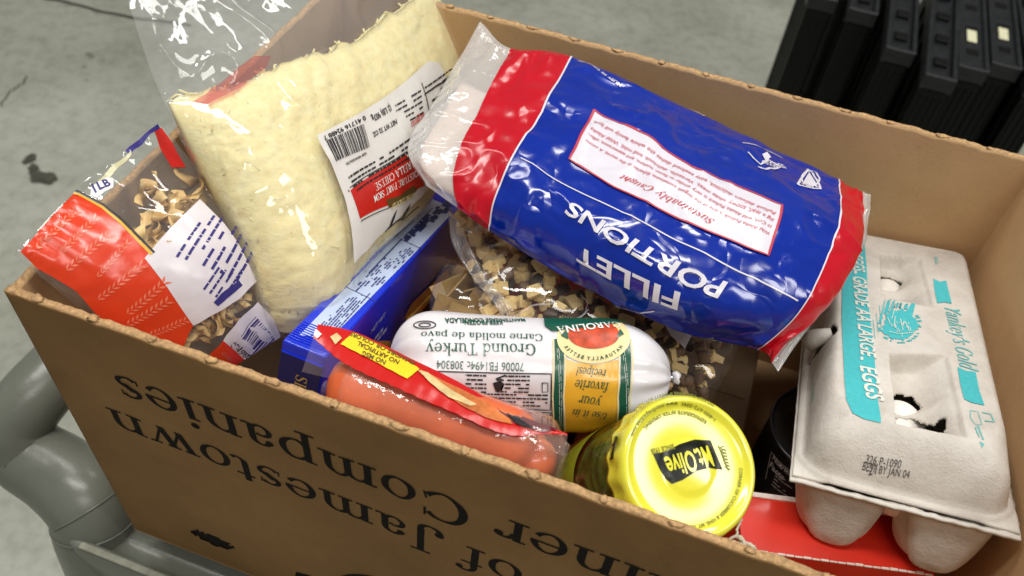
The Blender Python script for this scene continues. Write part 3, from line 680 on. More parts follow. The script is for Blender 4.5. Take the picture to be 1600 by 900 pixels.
def slice_mesh(Fr, Bk, i0, i1, j0=0, j1=None, cap=False):
    j1 = Fr.shape[1] - 1 if j1 is None else j1
    A = Fr[i0:i1 + 1, j0:j1 + 1]; B = Bk[i0:i1 + 1, j0:j1 + 1]; nu, nv = A.shape[0] - 1, A.shape[1] - 1; n = (nu + 1) * (nv + 1)
    V = np.concatenate([A.reshape(-1, 3), B.reshape(-1, 3)]); F = sheet_faces(nu, nv) + sheet_faces(nu, nv, True, n)
    if cap:
        for i in range(nu):
            for j in (0, nv): a = i * (nv + 1) + j; F.append((a, n + a, n + a + nv + 1, a + nv + 1))
        for i in (0, nu):
            for j in range(nv): a = i * (nv + 1) + j; F.append((a, a + 1, n + a + 1, n + a))
    return V, F
def bell(x, p=.5): return np.maximum(np.sin(np.pi * np.clip(x, 0, 1)), 0) ** p
def sheet_obj(name, G, mat, parent, thick=0):
    nu, nv = G.shape[0] - 1, G.shape[1] - 1
    return finish(name, G.reshape(-1, 3), sheet_faces(nu, nv), mat, parent)
def pieces(name, mesh_VF, mats, placements, parent, smooth=False):
    """placements: (loc, rot 3x3, scale, material index); pieces share mesh data"""
    base = ROOT[parent]; mes = []
    for (V, F) in mesh_VF:
        row = []
        for m in mats:
            me = bpy.data.meshes.new(name); me.from_pydata(np.asarray(V).tolist(), [], [tuple(f) for f in F]); me.materials.append(m)
            if smooth: me.polygons.foreach_set('use_smooth', [True] * len(me.polygons))
            me.update(); row.append(me)
        mes.append(row)
    for k, (loc, R, s, mi) in enumerate(placements):
        o = bpy.data.objects.new(name, mes[k % len(mes)][mi]); COL.objects.link(o); o.parent = parent
        mt = Matrix([[R[i][j] * s for j in range(3)] + [loc[i] - base[i]] for i in range(3)] + [[0, 0, 0, 1]]); o.matrix_local = mt
def rrot(r):
    a = r.randn(4); a /= np.linalg.norm(a); w_, x, y, z = a
    return np.array([[1 - 2 * (y * y + z * z), 2 * (x * y - z * w_), 2 * (x * z + y * w_)], [2 * (x * y + z * w_), 1 - 2 * (x * x + z * z), 2 * (y * z - x * w_)], [2 * (x * z - y * w_), 2 * (y * z + x * w_), 1 - 2 * (x * x + y * y)]])
# ------------------------------------------------------------------ pasta bag over the left wall
R_ = [[(20, 398, .330), (128, 298, .330), (250, 190, .332)],
      [(100, 462, .352), (215, 372, .345), (330, 285, .350)],
      [(172, 520, .375), (300, 440, .365), (430, 360, .378)],
      [(300, 618, .425), (395, 545, .415), (540, 470, .425)]]
pb = thing('pasta_bag', 'clear bag of curly egg noodles with red wheat print over the left box wall', 'pasta bag', P(300, 450, .40))
Mid, nn, Fr, Bk = pillow(R_, 90, 110, lambda u, v: .013 * bell(u, .5) * bell(v * .85 + .12, .5), .0008, 40, .0015, 1)
V, F = slice_mesh(Fr, Bk, 0, 90); finish('bag_film', V, F, M['film'], pb); S = Surf(Fr)
def deco(name, mat, S, parent, polys, off=.0004, ml=.006):
    D = Dec()
    for p in polys: poly_px(D, S, p, off, ml)
    return D.link(name, mat, parent)
deco('red_print', M['red_film'], S, pb, [[(32, 393), (70, 352), (116, 303), (160, 325), (200, 360), (237, 398), (226, 404), (262, 450), (302, 508), (284, 548), (230, 530), (160, 500), (120, 455), (60, 420)],
                                          [(322, 562), (348, 532), (372, 552), (400, 580), (440, 606), (410, 600), (360, 585)]])
deco('white_print', M['white_film'], S, pb, [[(226, 404), (268, 355), (312, 312), (350, 350), (400, 440), (372, 468), (302, 508), (262, 450)],
                                            [(348, 532), (372, 500), (402, 472), (430, 500), (448, 560), (440, 606), (400, 580), (372, 552)]], .0005)
D = Dec(); line_px(D, S, [(116, 303), (160, 325), (200, 360), (237, 398)], .0016, .0007); D.link('gold_line', M['gold_line'], pb)
D = Dec(); line_px(D, S, [(119, 299), (163, 321), (204, 357), (241, 395)], .0012, .0007); D.link('black_line', M['print_black'], pb)
deco('top_strip', M['cream_film'], S, pb, [[(168, 268), (205, 236), (206, 242), (180, 268), (150, 300), (142, 296)]])
deco('navy_strip', M['print_navy'], S, pb, [[(196, 236), (222, 214), (246, 194), (250, 201), (228, 219), (203, 243)]])
deco('red_corner', M['print_red'], S, pb, [[(240, 205), (252, 200), (270, 225), (290, 262), (268, 262), (250, 232)]])
D = Dec()
def ear(c, d, ln, n, D):
    c = mpx(S, c); e = mpx(S, d); t = unit(e - c); q = np.array([-t[1], t[0]]); L = np.linalg.norm(e - c)
    for k in range(n):
        b0 = c + t * (k + .5) / n * L; s = L / n
        for sg in (-1, 1):
            a = b0; b_ = b0 + t * s * 1.15 + q * sg * s * .75; mid = (a + b_) / 2; pd = unit(b_ - a); pq = np.array([-pd[1], pd[0]]) * s * .2
            V = np.array([a, mid + pq, b_, mid - pq]) / [S.Lu, S.Lv]; D.add(lay(S, V, [], .0006), [[0, 1, 2, 3]])
for p0, p1 in (((52, 392), (118, 332)), ((92, 398), (150, 342)), ((100, 425), (168, 368)), ((150, 436), (200, 380)), ((150, 470), (222, 415)), ((196, 492), (258, 440)), ((196, 508), (262, 470)), ((232, 524), (290, 500))):
    ear(p0, p1, 0, 9, D)
D.link('wheat_print', M['wheat'], pb)
D = Dec(); text_px(D, S, '1LB', (146, 305), (174, 291), font=1, hs=1.1, off=.001); D.link('weight_mark', M['print_navy'], pb)
D = Dec(); poly_px(D, S, [(142, 306), (143, 292), (168, 278), (178, 280), (177, 294), (152, 310)], .0007); D.link('weight_patch', M['white_plain'], pb)
D = Dec(); greek(D, S, (276, 402), (322, 334), (368, 440), 8, .32, 3, fill=.8); greek(D, S, (318, 452), (352, 402), (345, 470), 4, .32, 5)
D.link('small_print', M['print_navy'], pb)
deco('navy_bar', M['print_navy'], S, pb, [[(333, 472), (345, 458), (372, 438), (378, 446), (354, 466), (340, 478)]], .0007)
D = Dec(); barcode(D, S, (399, 494), (450, 556), (367, 535)); D.link('barcode', M['print_navy'], pb)
D = Dec(); text_px(D, S, '0 49600 90003', (358, 540), (420, 590), font=0, hs=1.2); D.link('barcode_digits', M['print_black'], pb)
# curly noodles inside
def ribbon(L, wdt, amp, turns, tw, seed, n=12):
    r = np.random.RandomState(seed); V = []
    for k in range(n + 1):
        s = k / n; a = s * turns * 2 * math.pi; c = np.array([amp * math.sin(a), amp * math.cos(a * .9) * .8, (s - .5) * L]); b_ = s * tw; d = np.array([math.cos(b_), math.sin(b_), .15 * math.sin(a)]) * wdt / 2
        V += [c - d, c + d]
    V = np.array(V); n2 = len(V); nrm = np.array([.0005, .0003, 0]); V = np.vstack([V, V + nrm]); F = []
    for k in range(n): a = 2 * k; F += [(a, a + 2, a + 3, a + 1), (n2 + a, n2 + a + 1, n2 + a + 3, n2 + a + 2), (a, n2 + a, n2 + a + 2, a + 2), (a + 1, a + 3, n2 + a + 3, n2 + a + 1)]
    return V, F
def curl(R0, wdt, turn, pitch, flare, n=16):
    V = []
    for k in range(n + 1):
        s = k / n; a = s * turn; rr_ = R0 * (1 + flare * s); c = np.array([rr_ * math.cos(a), rr_ * math.sin(a), pitch * (s - .5)]); t_ = .5 * math.sin(a * 1.3 + pitch * 90); d = (np.array([0, 0, 1]) * math.cos(t_) + np.array([math.cos(a), math.sin(a), 0]) * math.sin(t_)) * wdt / 2; V += [c - d, c + d]
    V = np.array(V); n2 = len(V); V = np.vstack([V, V * [1.04, 1.04, 1.0]]); F = []
    for k in range(n): a = 2 * k; F += [(a, a + 2, a + 3, a + 1), (n2 + a, n2 + a + 1, n2 + a + 3, n2 + a + 2), (a, n2 + a, n2 + a + 2, a + 2), (a + 1, a + 3, n2 + a + 3, n2 + a + 1)]
    return V, F
NV = [curl(.0055, .010, 4.8, .012, .5), ribbon(.036, .010, .005, .9, 2.2, 2), curl(.0065, .009, 3.6, .020, .7), ribbon(.034, .009, .006, 1.2, 1.6, 4), curl(.005, .011, 5.6, .016, .3)]
r = np.random.RandomState(5); pl = []
for k in range(44):
    px = r.uniform(205, 330); py = 330 + r.uniform(-62, 70)
    if k < 30:
        while not (py > 395 - (px - 190) * 1.15 and py < 300 + (px - 150) * .9 + 30): px = r.uniform(205, 330); py = r.uniform(258, 400)
    u_, v_ = S.inv(px, py); u_ = float(np.clip(u_, .08, .92)); v_ = float(np.clip(v_, .05, .97)); f = S.at(u_, v_); nrm = S._b(S.N, u_, v_); pl.append((f - nrm * r.uniform(.0095, .015), rrot(r), r.uniform(.62, .85), 0))
for k in range(26):
    px = r.uniform(285, 405); py = 555 - (px - 285) * .75 + r.uniform(-14, 14); u_, v_ = S.inv(px, py); u_ = float(np.clip(u_, .05, .93)); v_ = float(np.clip(v_, .05, .95)); pl.append((S.at(u_, v_) - S._b(S.N, u_, v_) * .0085, rrot(r), .45, 0))
pieces('noodle', NV, [M['noodle']], pl, pb, True)
# ------------------------------------------------------------------ shredded cheese bag
R_ = [[(425, 490, .420), (460, 520, .420), (492, 490, .428)],
      [(385, 415, .385), (470, 412, .384), (560, 410, .418)],
      [(300, 250, .330), (450, 250, .346), (684, 290, .425)],
      [(252, 150, .300), (466, 112, .318), (718, 95, .398)],
      [(205, 20, .268), (430, -10, .290), (685, -20, .345)],
      [(165, -110, .245), (400, -130, .27), (640, -130, .31)]]
cb = thing('cheese_bag', 'large clear bag of pale yellow shredded cheese with white and red label', 'cheese bag', P(480, 350, .42))
VF = .58
def vfill(u): return .578 + .25 * np.clip(u, 0, 1) ** 2.5 + .008 * np.sin(u * 17)
def cth(u, v):
    vf = vfill(u); s = np.clip(v / vf, 0, 1); return .024 * bell(u, .45) * np.where(v < vf, bell(s * .93 + .07, .5) * .9 + .1 * (1 - s), 0) * 1.0 + .0025 * bell(u, .5) * bell(v, .5) + .003 * sstep(vf + .2, vf, v) * bell(u, .5) * bell(v, .3)
Mid, nn, Fr, Bk = pillow(R_, 140, 240, cth, lambda u, v: .0009 + .0030 * sstep(-.03, .10, v - vfill(u)), 26, .003, 3, .7, .0012)
V, F = slice_mesh(Fr, Bk, 0, 140); finish('bag_film', V, F, M['film_bag'], cb); S = Surf(Fr); SC = S
# cheese mass
nu, nv = 120, 150; u = np.linspace(.015, .985, nu + 1)[:, None] + np.zeros((1, nv + 1)); s = np.linspace(0, 1, nv + 1)[None] + np.zeros((nu + 1, 1)); jag = .010 * fbm(np.stack([u * 24, u * 0, u * 0], -1), 3) + .004 * fbm(np.stack([u * 90, u * 0, u * 0 + 4], -1), 2)
v = .02 + (vfill(u) + jag - .02) * s
MS = Surf(Mid, out=nn[70, 60]); mm = MS.at(u, v); mn = MS._b(nn, u, v); tt = .024 * bell(u, .45) * bell(np.clip(s * .9 + .1, 0, .985), .5)
lump = fbm(mm * 60, 3) * .0010 + fbm(mm * 260 + 3, 2) * .0005
ed = np.minimum(np.minimum(u - .015, .985 - u) * 10, np.minimum(s, 1 - s) * 30).clip(0, 1)
CF = mm + mn * ((tt - .0012) * 1.0 + lump * ed)[..., None]; CB = mm - mn * (tt * .66)[..., None]
V, F = slice_mesh(CF, CB, 0, nu, cap=True); finish('cheese_mass', V, F, M['cheese'], cb)
# loose shreds pressed against the film
CS = Surf(CF); r = np.random.RandomState(2); V = []; F = []
for k in range(1900):
    uu, ss = r.uniform(.03, .97), r.uniform(.02, 1.0)
    if k > 1740: ss = r.uniform(.95, 1.0)
    a = r.uniform(0, math.pi); L = r.uniform(.004, .011); wd = r.uniform(.0010, .0016); p = CS.at(uu, min(ss, .999), r.uniform(-.0012, -.0004) if ss < .95 else r.uniform(-.003, -.0012)) ; nr = CS._b(CS.N, uu, min(ss, .999))
    t0 = unit(CS.at(min(uu + .02, 1), min(ss, .99)) - CS.at(max(uu - .02, 0), min(ss, .99))); b0 = np.cross(nr, t0); t = t0 * math.cos(a) + b0 * math.sin(a); q = np.cross(nr, t); n0 = len(V); cv = r.uniform(-.25, .25) * L
    if ss > .96: p = p - b0 * 0
    for x, o_ in ((-.5, 0), (0, cv), (.5, 0)):
        c = p + t * L * x + q * o_
        V += [c - q * wd / 2 - nr * wd * .5, c + nr * wd * .35, c + q * wd / 2 - nr * wd * .5]
    F += [(n0, n0 + 3, n0 + 4, n0 + 1), (n0 + 1, n0 + 4, n0 + 5, n0 + 2), (n0 + 3, n0 + 6, n0 + 7, n0 + 4), (n0 + 4, n0 + 7, n0 + 8, n0 + 5), (n0, n0 + 1, n0 + 2), (n0 + 6, n0 + 8, n0 + 7)]
finish('shreds', V, F, M['cheese'], cb, True, kind='stuff')
deco('red_stripe', M['red_tint'], S, cb, [[(300, 158), (345, 128), (400, 86), (425, 86), (418, 104), (372, 136), (318, 164)]], -.001)
# the label
LP = [(494, 212), (560, 178), (620, 138), (668, 96), (684, 98), (698, 125), (705, 170), (702, 225), (688, 270), (655, 310), (612, 352), (572, 392), (552, 412), (548, 358), (530, 290), (508, 240)]
def clampS(p): return p
deco('label', M['white_label'], S, cb, [LP], .0006, .004)
deco('label_red', M['print_red'], S, cb, [[(546, 298), (590, 268), (632, 242), (650, 262), (662, 290), (640, 300), (602, 322), (561, 342)]], .0009, .004)
deco('label_banner', M['print_brown'], S, cb, [[(601, 312), (622, 306), (644, 290), (650, 296), (640, 308), (622, 318), (606, 325)]], .0012, .004)
D = Dec(); line_px(D, S, [(545, 294), (592, 263), (634, 237)], .0006, .0011); line_px(D, S, [(562, 346), (603, 326), (640, 306)], .0006, .0011); line_px(D, S, [(657, 130), (668, 170), (672, 200)], .0006, .0011)
line_px(D, S, [(662, 148), (680, 135), (704, 120)], .0011, .0011); line_px(D, S, [(668, 175), (690, 160), (712, 140)], .0017, .0011)
barcode(D, S, (578, 244), (522, 252 + 1), (567, 190), 4) if False else None
barcode(D, S, (576, 230), (524, 252), (566, 194), 4, .0011)
text_px(D, S, '0 41716 92488 7', (568, 181), (503, 214), font=1, hs=1.0, off=.0011)
text_px(D, S, 'NET WT 32 OZ', (618, 186), (580, 208), font=1, hs=1.7, off=.0011); text_px(D, S, '(2 LB) 907g', (607, 164), (578, 183), font=1, hs=1.9, off=.0011)
text_px(D, S, 'KEEP REFRIGERATED', (570, 238), (538, 256), font=1, hs=1.2, off=.0011)
greek(D, S, (660, 200), (536, 284), (664, 226), 4, .4, 8, .0011); greek(D, S, (656, 142), (616, 166), (660, 176), 5, .35, 9, .0011); greek(D, S, (704, 108), (662, 138), (716, 134), 5, .35, 12, .0011)
D.link('label_print', M['print_black'], cb)
D = Dec(); text_px(D, S, 'Sargento', (661, 176), (640, 192), font=0, shear=.3, hs=2.0, off=.0011); D.link('label_script', M['print_red'], cb)
D = Dec(); text_px(D, S, 'LOW MOISTURE PART SKIM', (676, 246), (581, 307), font='serif', hs=1.5, off=.0013); text_px(D, S, 'MOZZARELLA CHEESE', (668, 228), (582, 288), font='serif', hs=1.5, off=.0013); D.link('label_text', M['white_plain'], cb)
D = Dec(); text_px(D, S, 'SHREDDED', (646, 300), (610, 319), font='serif', hs=1.2, off=.0015); D.link('banner_text', M['cream'], cb)
D = Dec(); line_px(D, S, [(600, 362), (610, 350), (618, 328), (612, 340), (606, 356), (618, 345), (628, 340), (640, 318), (630, 332), (626, 344), (640, 332), (652, 322)], .0013, .0011); D.link('script_logo', M['print_black'], cb)
# ------------------------------------------------------------------ fish fillet bag
R_ = [[(666, 290, .368), (714, 325, .372), (764, 360, .378), (896, 440, .384), (1046, 512, .388), (1184, 546, .388), (1206, 566, .388), (1216, 580, .388)],
      [(640, 235, .366), (715, 268, .362), (790, 295, .362), (930, 372, .360), (1100, 455, .358), (1242, 470, .366), (1278, 468, .372), (1290, 470, .374)],
      [(690, 150, .360), (755, 180, .356), (840, 205, .352), (985, 268, .348), (1150, 332, .350), (1292, 372, .362), (1330, 382, .372), (1345, 385, .374)],
      [(750, 34, .345), (798, 76, .346), (893, 88, .348), (1010, 138, .356), (1150, 205, .366), (1306, 280, .378), (1345, 296, .382), (1362, 302, .383)]]
# the clear end reaches past the printed film, so columns are u = 0 .. 1
fb = thing('fish_bag', 'shiny blue and red bag of frozen fillet portions lying upside down across the box', 'fish bag', P(1000, 330, .42))
def fth(u, v): return .0115 * bell(np.clip(u * .94 + .03, 0, 1), .4) * bell(v, .8)
Mid, nn, Fr, Bk = pillow(R_, 210, 120, fth, .0020, 32, .0018, 5, .3, .0026)
S = Surf(Fr); SF = S
iu = lambda x: int(round(x * 210))
u1, u2, u3, u4 = 1 / 7, 2 / 7, 5 / 7 + .005, 6 / 7
u1 = 1 / 7.; u2 = 2 / 7.; u3 = 5 / 7.; u4 = 6 / 7.
for nm, a, b_, mt in (('clear_end', 0, u1, 'film_white'), ('red_band', u1, u2, 'fish_red'), ('printed_panel', u2, u3, 'fish_blue'), ('red_band', u3, u4, 'fish_red'), ('clear_seal', u4, 1, 'film_white')):
    V, F = slice_mesh(Fr, Bk, iu(a), iu(b_)); finish(nm, V, F, M[mt], fb)
D = Dec()
for uc in (u2, u3): line_m(D, S, np.array([[uc * S.Lu, vv * S.Lv] for vv in np.linspace(.0, 1, 30)]), .0011, .0005)
line_px(D, S, [(814, 247), (900, 298), (1000, 345), (1100, 395), (1180, 435), (1246, 470)], .0009, .0005)
D.link('border_line', M['fish_white'], fb)
D = Dec()
text_px(D, S, 'PORTIONS', (1139, 443), (893, 316), font=1, hs=1.2, off=.0009, maxlen=.003); text_px(D, S, 'FILLET', (1067, 459), (903, 384), font=1, hs=1.2, off=.0009, maxlen=.003)
D.link('lettering', M['fish_white'], fb)
D = Dec(); text_px(D, S, 'MUST BE COOKED', (972, 134), (905, 95), font=1, hs=.9, off=.0006); text_px(D, S, 'NET WT', (1102, 182), (1056, 158), font=1, hs=1., off=.0006)
for c, rr_ in (((1265, 283), 19),):
    line_px(D, S, [(c[0] - rr_, c[1] + 6), (c[0] + rr_ * .9, c[1] + 13), (c[0] - 2, c[1] - rr_ * .9)], .0010, .0006, True)
    text_px(D, S, 'ALASKA', (c[0] + rr_ * .8, c[1] + 9), (c[0] - rr_ * .8, c[1] + 3), font=1, hs=1.2, off=.0007)
poly_px(D, S, [(1254, 287), (1277, 292), (1264, 270)], .0006); line_px(D, S, [(1160, 224), (1190, 232), (1222, 248)], .0006, .0006); line_px(D, S, [(1168, 238), (1188, 258), (1200, 250), (1220, 262), (1196, 266), (1184, 262)], .0010, .0006); poly_px(D, S, [(1190, 242), (1198, 238), (1204, 246), (1196, 252)], .0006); text_px(D, S, 'SEAFOOD', (1222, 258), (1188, 252), font=1, hs=1.3, off=.0007)
line_px(D, S, [(1266 + 14 * math.cos(a), 280 + 12 * math.sin(a)) for a in np.linspace(0, 2 * math.pi, 20)], .0008, .0007)
D.link('emblems', M['fish_white'], fb)
LPf = [(928, 173), (1010, 212), (1080, 262), (1150, 292), (1221, 322), (1211, 362), (1199, 400), (1130, 372), (1050, 338), (960, 294), (890, 250), (908, 212)]
deco('text_panel', M['fish_white'], S, fb, [LPf], .0008, .003)
D = Dec(); line_px(D, S, LPf, .0010, .0012, True); text_px(D, S, 'Sustainably Caught', (1118, 346), (974, 275), font='serif', shear=.3, hs=1.25, off=.0012)
for k, tx in enumerate(('Wild Alaska Pollock is one of the largest sustainable fisheries in the world. A cousin', 'to Cod, wild Alaska Pollock is very similar in flavor, texture, and appearance, offer-', 'ing a lean, snowy white meat. Versatile, delicious, and mild, Wild Alaska', 'Pollock delivers delicious, easy seafood dishes the whole family will love.')):
    text_px(D, S, tx, (1203 + k * 3.2, 365 - k * 10.5), (916 + k * 4, 219 - k * 9.5), font=0, hs=1.35, off=.0012)
D.link('panel_text', M['fish_pink'], fb)
# partially hidden letters at the near edge
D = Dec(); text_px(D, S, 'S', (1136, 540), (1112, 530), font=1, hs=1.0, off=.0006); line_px(D, S, [(962, 478), (1000, 488), (1022, 485)], .0008, .0006); D.link('edge_mark', M['fish_white'], fb)
# frozen fillet showing through the clear end
q = [(672, 288), (690, 165), (762, 148), (800, 110), (850, 150), (790, 300), (720, 320)]
nuv = 24; ff = np.zeros((nuv + 1, nuv + 1, 3)); fg = ff.copy()
for i in range(nuv + 1):
    for j in range(nuv + 1):
        a, b_ = i / nuv, j / nuv; uu = .035 + a * .11; vv = .1 + b_ * .66; rnd = (max(abs(a * 2 - 1), .001) ** 5 + max(abs(b_ * 2 - 1), .001) ** 5); h = .0060 * max(1 - rnd * .55, .0) * bell(np.array(uu + .1), .3)
        c = MSF.at(uu, vv) if False else Surf._b(S, Mid, uu, vv); n_ = Surf._b(S, nn, uu, vv); ff[i, j] = c + n_ * h * .9; fg[i, j] = c - n_ * h * .3
V, F = slice_mesh(ff, fg, 0, nuv, cap=True)
solo(finish('frozen_fillet', V, F, M['fillet']), 'pale frozen fish fillet showing through the clear left end of the blue bag', 'fish fillet')
# ------------------------------------------------------------------ clear bag of mixed pale and dark pieces, under the fish bag
mbg = thing('mix_bag', 'clear bag of pale cube and dark brown pieces under the blue fish bag', 'mix bag', P(900, 480, .46))
R_ = [[(770, 540, .440), (860, 560, .445), (980, 610, .455), (1090, 665, .470)],
      [(745, 460, .410), (860, 480, .412), (980, 520, .425), (1120, 610, .445)],
      [(722, 385, .415), (830, 400, .412), (960, 440, .422), (1150, 545, .44)],
      [(700, 325, .405), (820, 330, .425), (960, 370, .43), (1140, 470, .44)]]
Mid, nn, Fr, Bk = pillow(R_, 90, 70, lambda u, v: .014 * bell(u, .5) * bell(v, .5) + .001, .0012, 40, .003, 8, 1., .001)
V, F = slice_mesh(Fr, Bk, 0, 90); finish('bag_film', V, F, M['film_taut'], mbg); S = Surf(Fr)
def chunk(seed, kind):
    r = np.random.RandomState(seed); V, F = box_mesh((-.5, -.5, -.5), (.5, .5, .5), .13, 1); V = V.copy()
    if kind == 0: V *= [.0090, .0073, .0046]; V[:, 0] *= 1 + 12 * V[:, 1]; V[:, 2] += 8 * V[:, 0] ** 2
    else: V *= [.0080, .0066, .0058]; V += fbm(V * 300 + seed, 2)[:, None] * .001
    return V + r.randn(*V.shape) * .0004, F
r = np.random.RandomState(9); A = []; B = []
for k in range(290):
    a, b_ = r.uniform(.03, .97), r.uniform(.05, .95); c = S._b(Mid, a, b_); n_ = S._b(nn, a, b_); th = .014 * math.sqrt(math.sin(math.pi * a) * math.sin(math.pi * b_)) ; c = c + n_ * (th * r.choice([.75, .5, .1, -.4]) - .002); R = rrot(r)
    m = 0 if r.rand() < .74 - .34 * a else (1 if r.rand() < .6 else 2)
    (A if m == 0 else B).append((c, R, r.uniform(.8, 1.25), 0 if m == 0 else m - 1))
pieces('pale_piece', [chunk(k, 0) for k in range(5)], [M['morsel']], A, mbg); pieces('dark_piece', [chunk(k + 9, 1) for k in range(4)], [M['morsel_b'], M['morsel_c']], B, mbg, True)
# gathered film strip at its left edge
for k in range(5):
    pts = crom(np.array([P(702 + 3 * k, 332 + k * 3, .394), P(712 + 5 * k, 385, .392 + k * .001), P(745 + 4 * k, 440, .398), P(775 + 5 * k, 475, .40), P(792 + 4 * k, 505 + k, .405)]), 24)
    rr_ = .0010 + .0004 * np.sin(np.linspace(0, 9, 25) + k); V, F = tube(pts, rr_, 8); finish('film_pleat', V, F, M['film'], mbg)
D = Dec(); 
for pts in ([(806, 492), (830, 478), (866, 474)], [(892, 500), (912, 490), (916, 474), (905, 464)], [(884, 508), (898, 500), (918, 484)]): line_px(D, S, pts, .0008, .003)
D.link('film_crease', M['film_white'], mbg)
deco('print_patch', M['fish_white'], S, mbg, [[(1030, 505), (1052, 508), (1080, 522), (1066, 546), (1045, 528)]], .0035)
# ------------------------------------------------------------------ wide noodles in another bag
nb = thing('wide_noodle_bag', 'bag of wide tan noodles tucked between blue spaghetti box and turkey roll', 'noodle bag', P(735, 480, .46))
r = np.random.RandomState(4); pl = []
def plank(s): V, F = box_mesh((-.013, -.006, -.0006), (.013, .006, .0006)); V = V.copy(); V[:, 2] += 14 * V[:, 0] ** 2 * s; return V, F
for k in range(22): pl.append((P(r.uniform(700, 775), r.uniform(440, 500), r.uniform(.425, .445)), rrot(r), 1., 0))
pieces('noodle', [plank(1), plank(-1), plank(.4)], [M['noodle_dark']], pl, nb)
R_ = [[(680, 520, .44), (740, 530, .44), (800, 530, .44)], [(672, 470, .425), (735, 475, .42), (795, 480, .43)], [(690, 415, .43), (735, 415, .43), (780, 420, .43)]]
Mid, nn, Fr, Bk = pillow(R_, 24, 24, lambda u, v: .012 * bell(u) * bell(v), .001, 40, .002, 12); V, F = slice_mesh(Fr, Bk, 0, 24); finish('bag_film', V, F, M['film_taut'], nb)
# ------------------------------------------------------------------ rigid carton helper
def carton(name, label, cat, O, ex, ey, ez, size, mat, bevel=.0015, mats=None):
    """box with corner O and unit axes; returns root, and a dict of face surfaces"""
    ex, ey, ez = map(unit, (ex, ey, ez)); Rm = np.stack([ex, ey, ez], 1); t = thing(name, label, cat, O + Rm @ (np.array(size) * [.5, .5, 0]))
    V, F = box_mesh((0, 0, 0), size, bevel, 2, (Rm, O)); finish('board', V, F, mat, t)
    def face(o, a, b_, la, lb, out): return Surf(np.array([[o + a * la * i / 20 + b_ * lb * j / 20 for j in range(21)] for i in range(21)]), out=out)
    sx, sy, sz = size
    return t, dict(top=face(O + ez * sz, ex, ey, sx, sy, ez), front=face(O, ex, ez, sx, sz, -ey), right=face(O + ex * sx, ey, ez, sy, sz, ex), left=face(O, ey, ez, sy, sz, -ex))
# ------------------------------------------------------------------ blue spaghetti box
A = P(441, 531, .380); C_ = P(692, 281, .450); ly = unit(C_ - A); lx = unit(np.cross(ly, [0, 0, 1])); lx = unit(lx + np.array([0, 0, -.10])); lz = unit(np.cross(lx, ly))
sb, FS = carton('spaghetti_box', 'blue spaghetti box with pale blue facts panel, wedged between cheese bag and hot dogs', 'pasta box', A - lz * .078, lx, ly, lz, (.0262, .262, .078), M['box_blue'])
St, Sr, Se = FS['top'], FS['right'], FS['front']
deco('facts_panel', M['box_panel'], St, sb, [[(468, 524), (560, 430), (634, 356), (676, 312), (690, 318), (706, 334), (640, 404), (600, 444), (540, 506), (514, 530)]], .0003, .02)
D = Dec(); greek(D, St, (486, 526), (540, 468), (528, 515), 7, .3, 4, .0005, .8); greek(D, St, (548, 458), (566, 440), (596, 444), 7, .28, 5, .0005, .6); greek(D, St, (572, 434), (608, 398), (622, 418), 8, .25, 6, .0005, .5); greek(D, St, (622, 386), (676, 330), (694, 334), 8, .3, 7, .0005, .5)
line_px(D, St, [(534, 446), (600, 478)], .0005, .0006); line_px(D, St, [(576, 428), (628, 374)], .0010, .0006); line_px(D, St, [(614, 446), (664, 394)], .0012, .0006); line_px(D, St, [(630, 372), (676, 326)], .0007, .0006); line_px(D, St, [(664, 392), (700, 352)], .0010, .0006); line_px(D, St, [(624, 374), (664, 392)], .0006, .0006)
text_px(D, St, 'CONTAINS WHEAT', (548, 462), (520, 490), font=1, hs=1.2, off=.0006) if False else None
D.link('facts_print', M['print_dark'], sb)
D = Dec(); text_px(D, St, 'INGREDIENTS', (582, 502), (566, 520), font=1, off=.0006) if False else None
# crimp lines of the glued end and the seam
V = []; F = []
for k in range(9):
    o_ = A + ly * (.004 + k * .0021) + lz * .0002; v_, f_ = box_mesh((.0012, 0, -.0002), (.0250, .0008, .0004), 0, 1, (np.stack([lx, ly, lz], 1), o_)); finish('crimp', v_, f_, M['box_blue'], sb, smooth=False)
O_ = A - lz * .0075 - ly * .0009; v_, f_ = box_mesh((.001, 0, 0), (.0255, .0012, .0008), 0, 1, (np.stack([lx, ly, lz], 1), O_)); finish('end_flap_edge', v_, f_, M['box_blue'], sb, smooth=False)
Re = np.stack([lx, ly, lz], 1); v_, f_ = box_mesh((.0008, -.0006, .002), (.0254, .0, .0705), 0, 1, (Re, A - lz * .078)); finish('end_flap', v_, f_, M['box_blue_end'], sb, smooth=False)
D = Dec(); c0 = np.array([.0115, .060]); text_m(D, Se, 'SPAGHETTI', c0, c0 + np.array([0, -.055]), font='serif', hs=1.0, off=.0010); D.link('lettering', M['gold_print'], sb)
D = Dec(); poly_px(D, Sr, [(632, 494), (642, 474), (698, 420), (702, 432), (697, 452), (636, 506)], .0005, .02); poly_px(D, Sr, [(706, 444), (708, 422), (724, 406), (724, 424)], .0005, .02); poly_px(D, Sr, [(582, 545), (592, 532), (610, 532), (606, 552), (590, 566)], .0005, .02); D.link('window', M['spaghetti'], sb)
uvw = [mpx(Sr, p) for p in ((634, 500), (700, 432), (700, 447), (636, 506))]
for k in range(7):
    t_ = k / 6; a = uvw[0] * (1 - t_) + uvw[3] * t_; b_ = uvw[1] * (1 - t_) + uvw[2] * t_; pts = [Sr.at(a[0] / Sr.Lu, a[1] / Sr.Lv, .0009), Sr.at(b_[0] / Sr.Lu, b_[1] / Sr.Lv, .0009)]; V, F = tube(np.array(pts), .0008, 6); finish('spaghetti_strand', V, F, M['spaghetti'], sb)
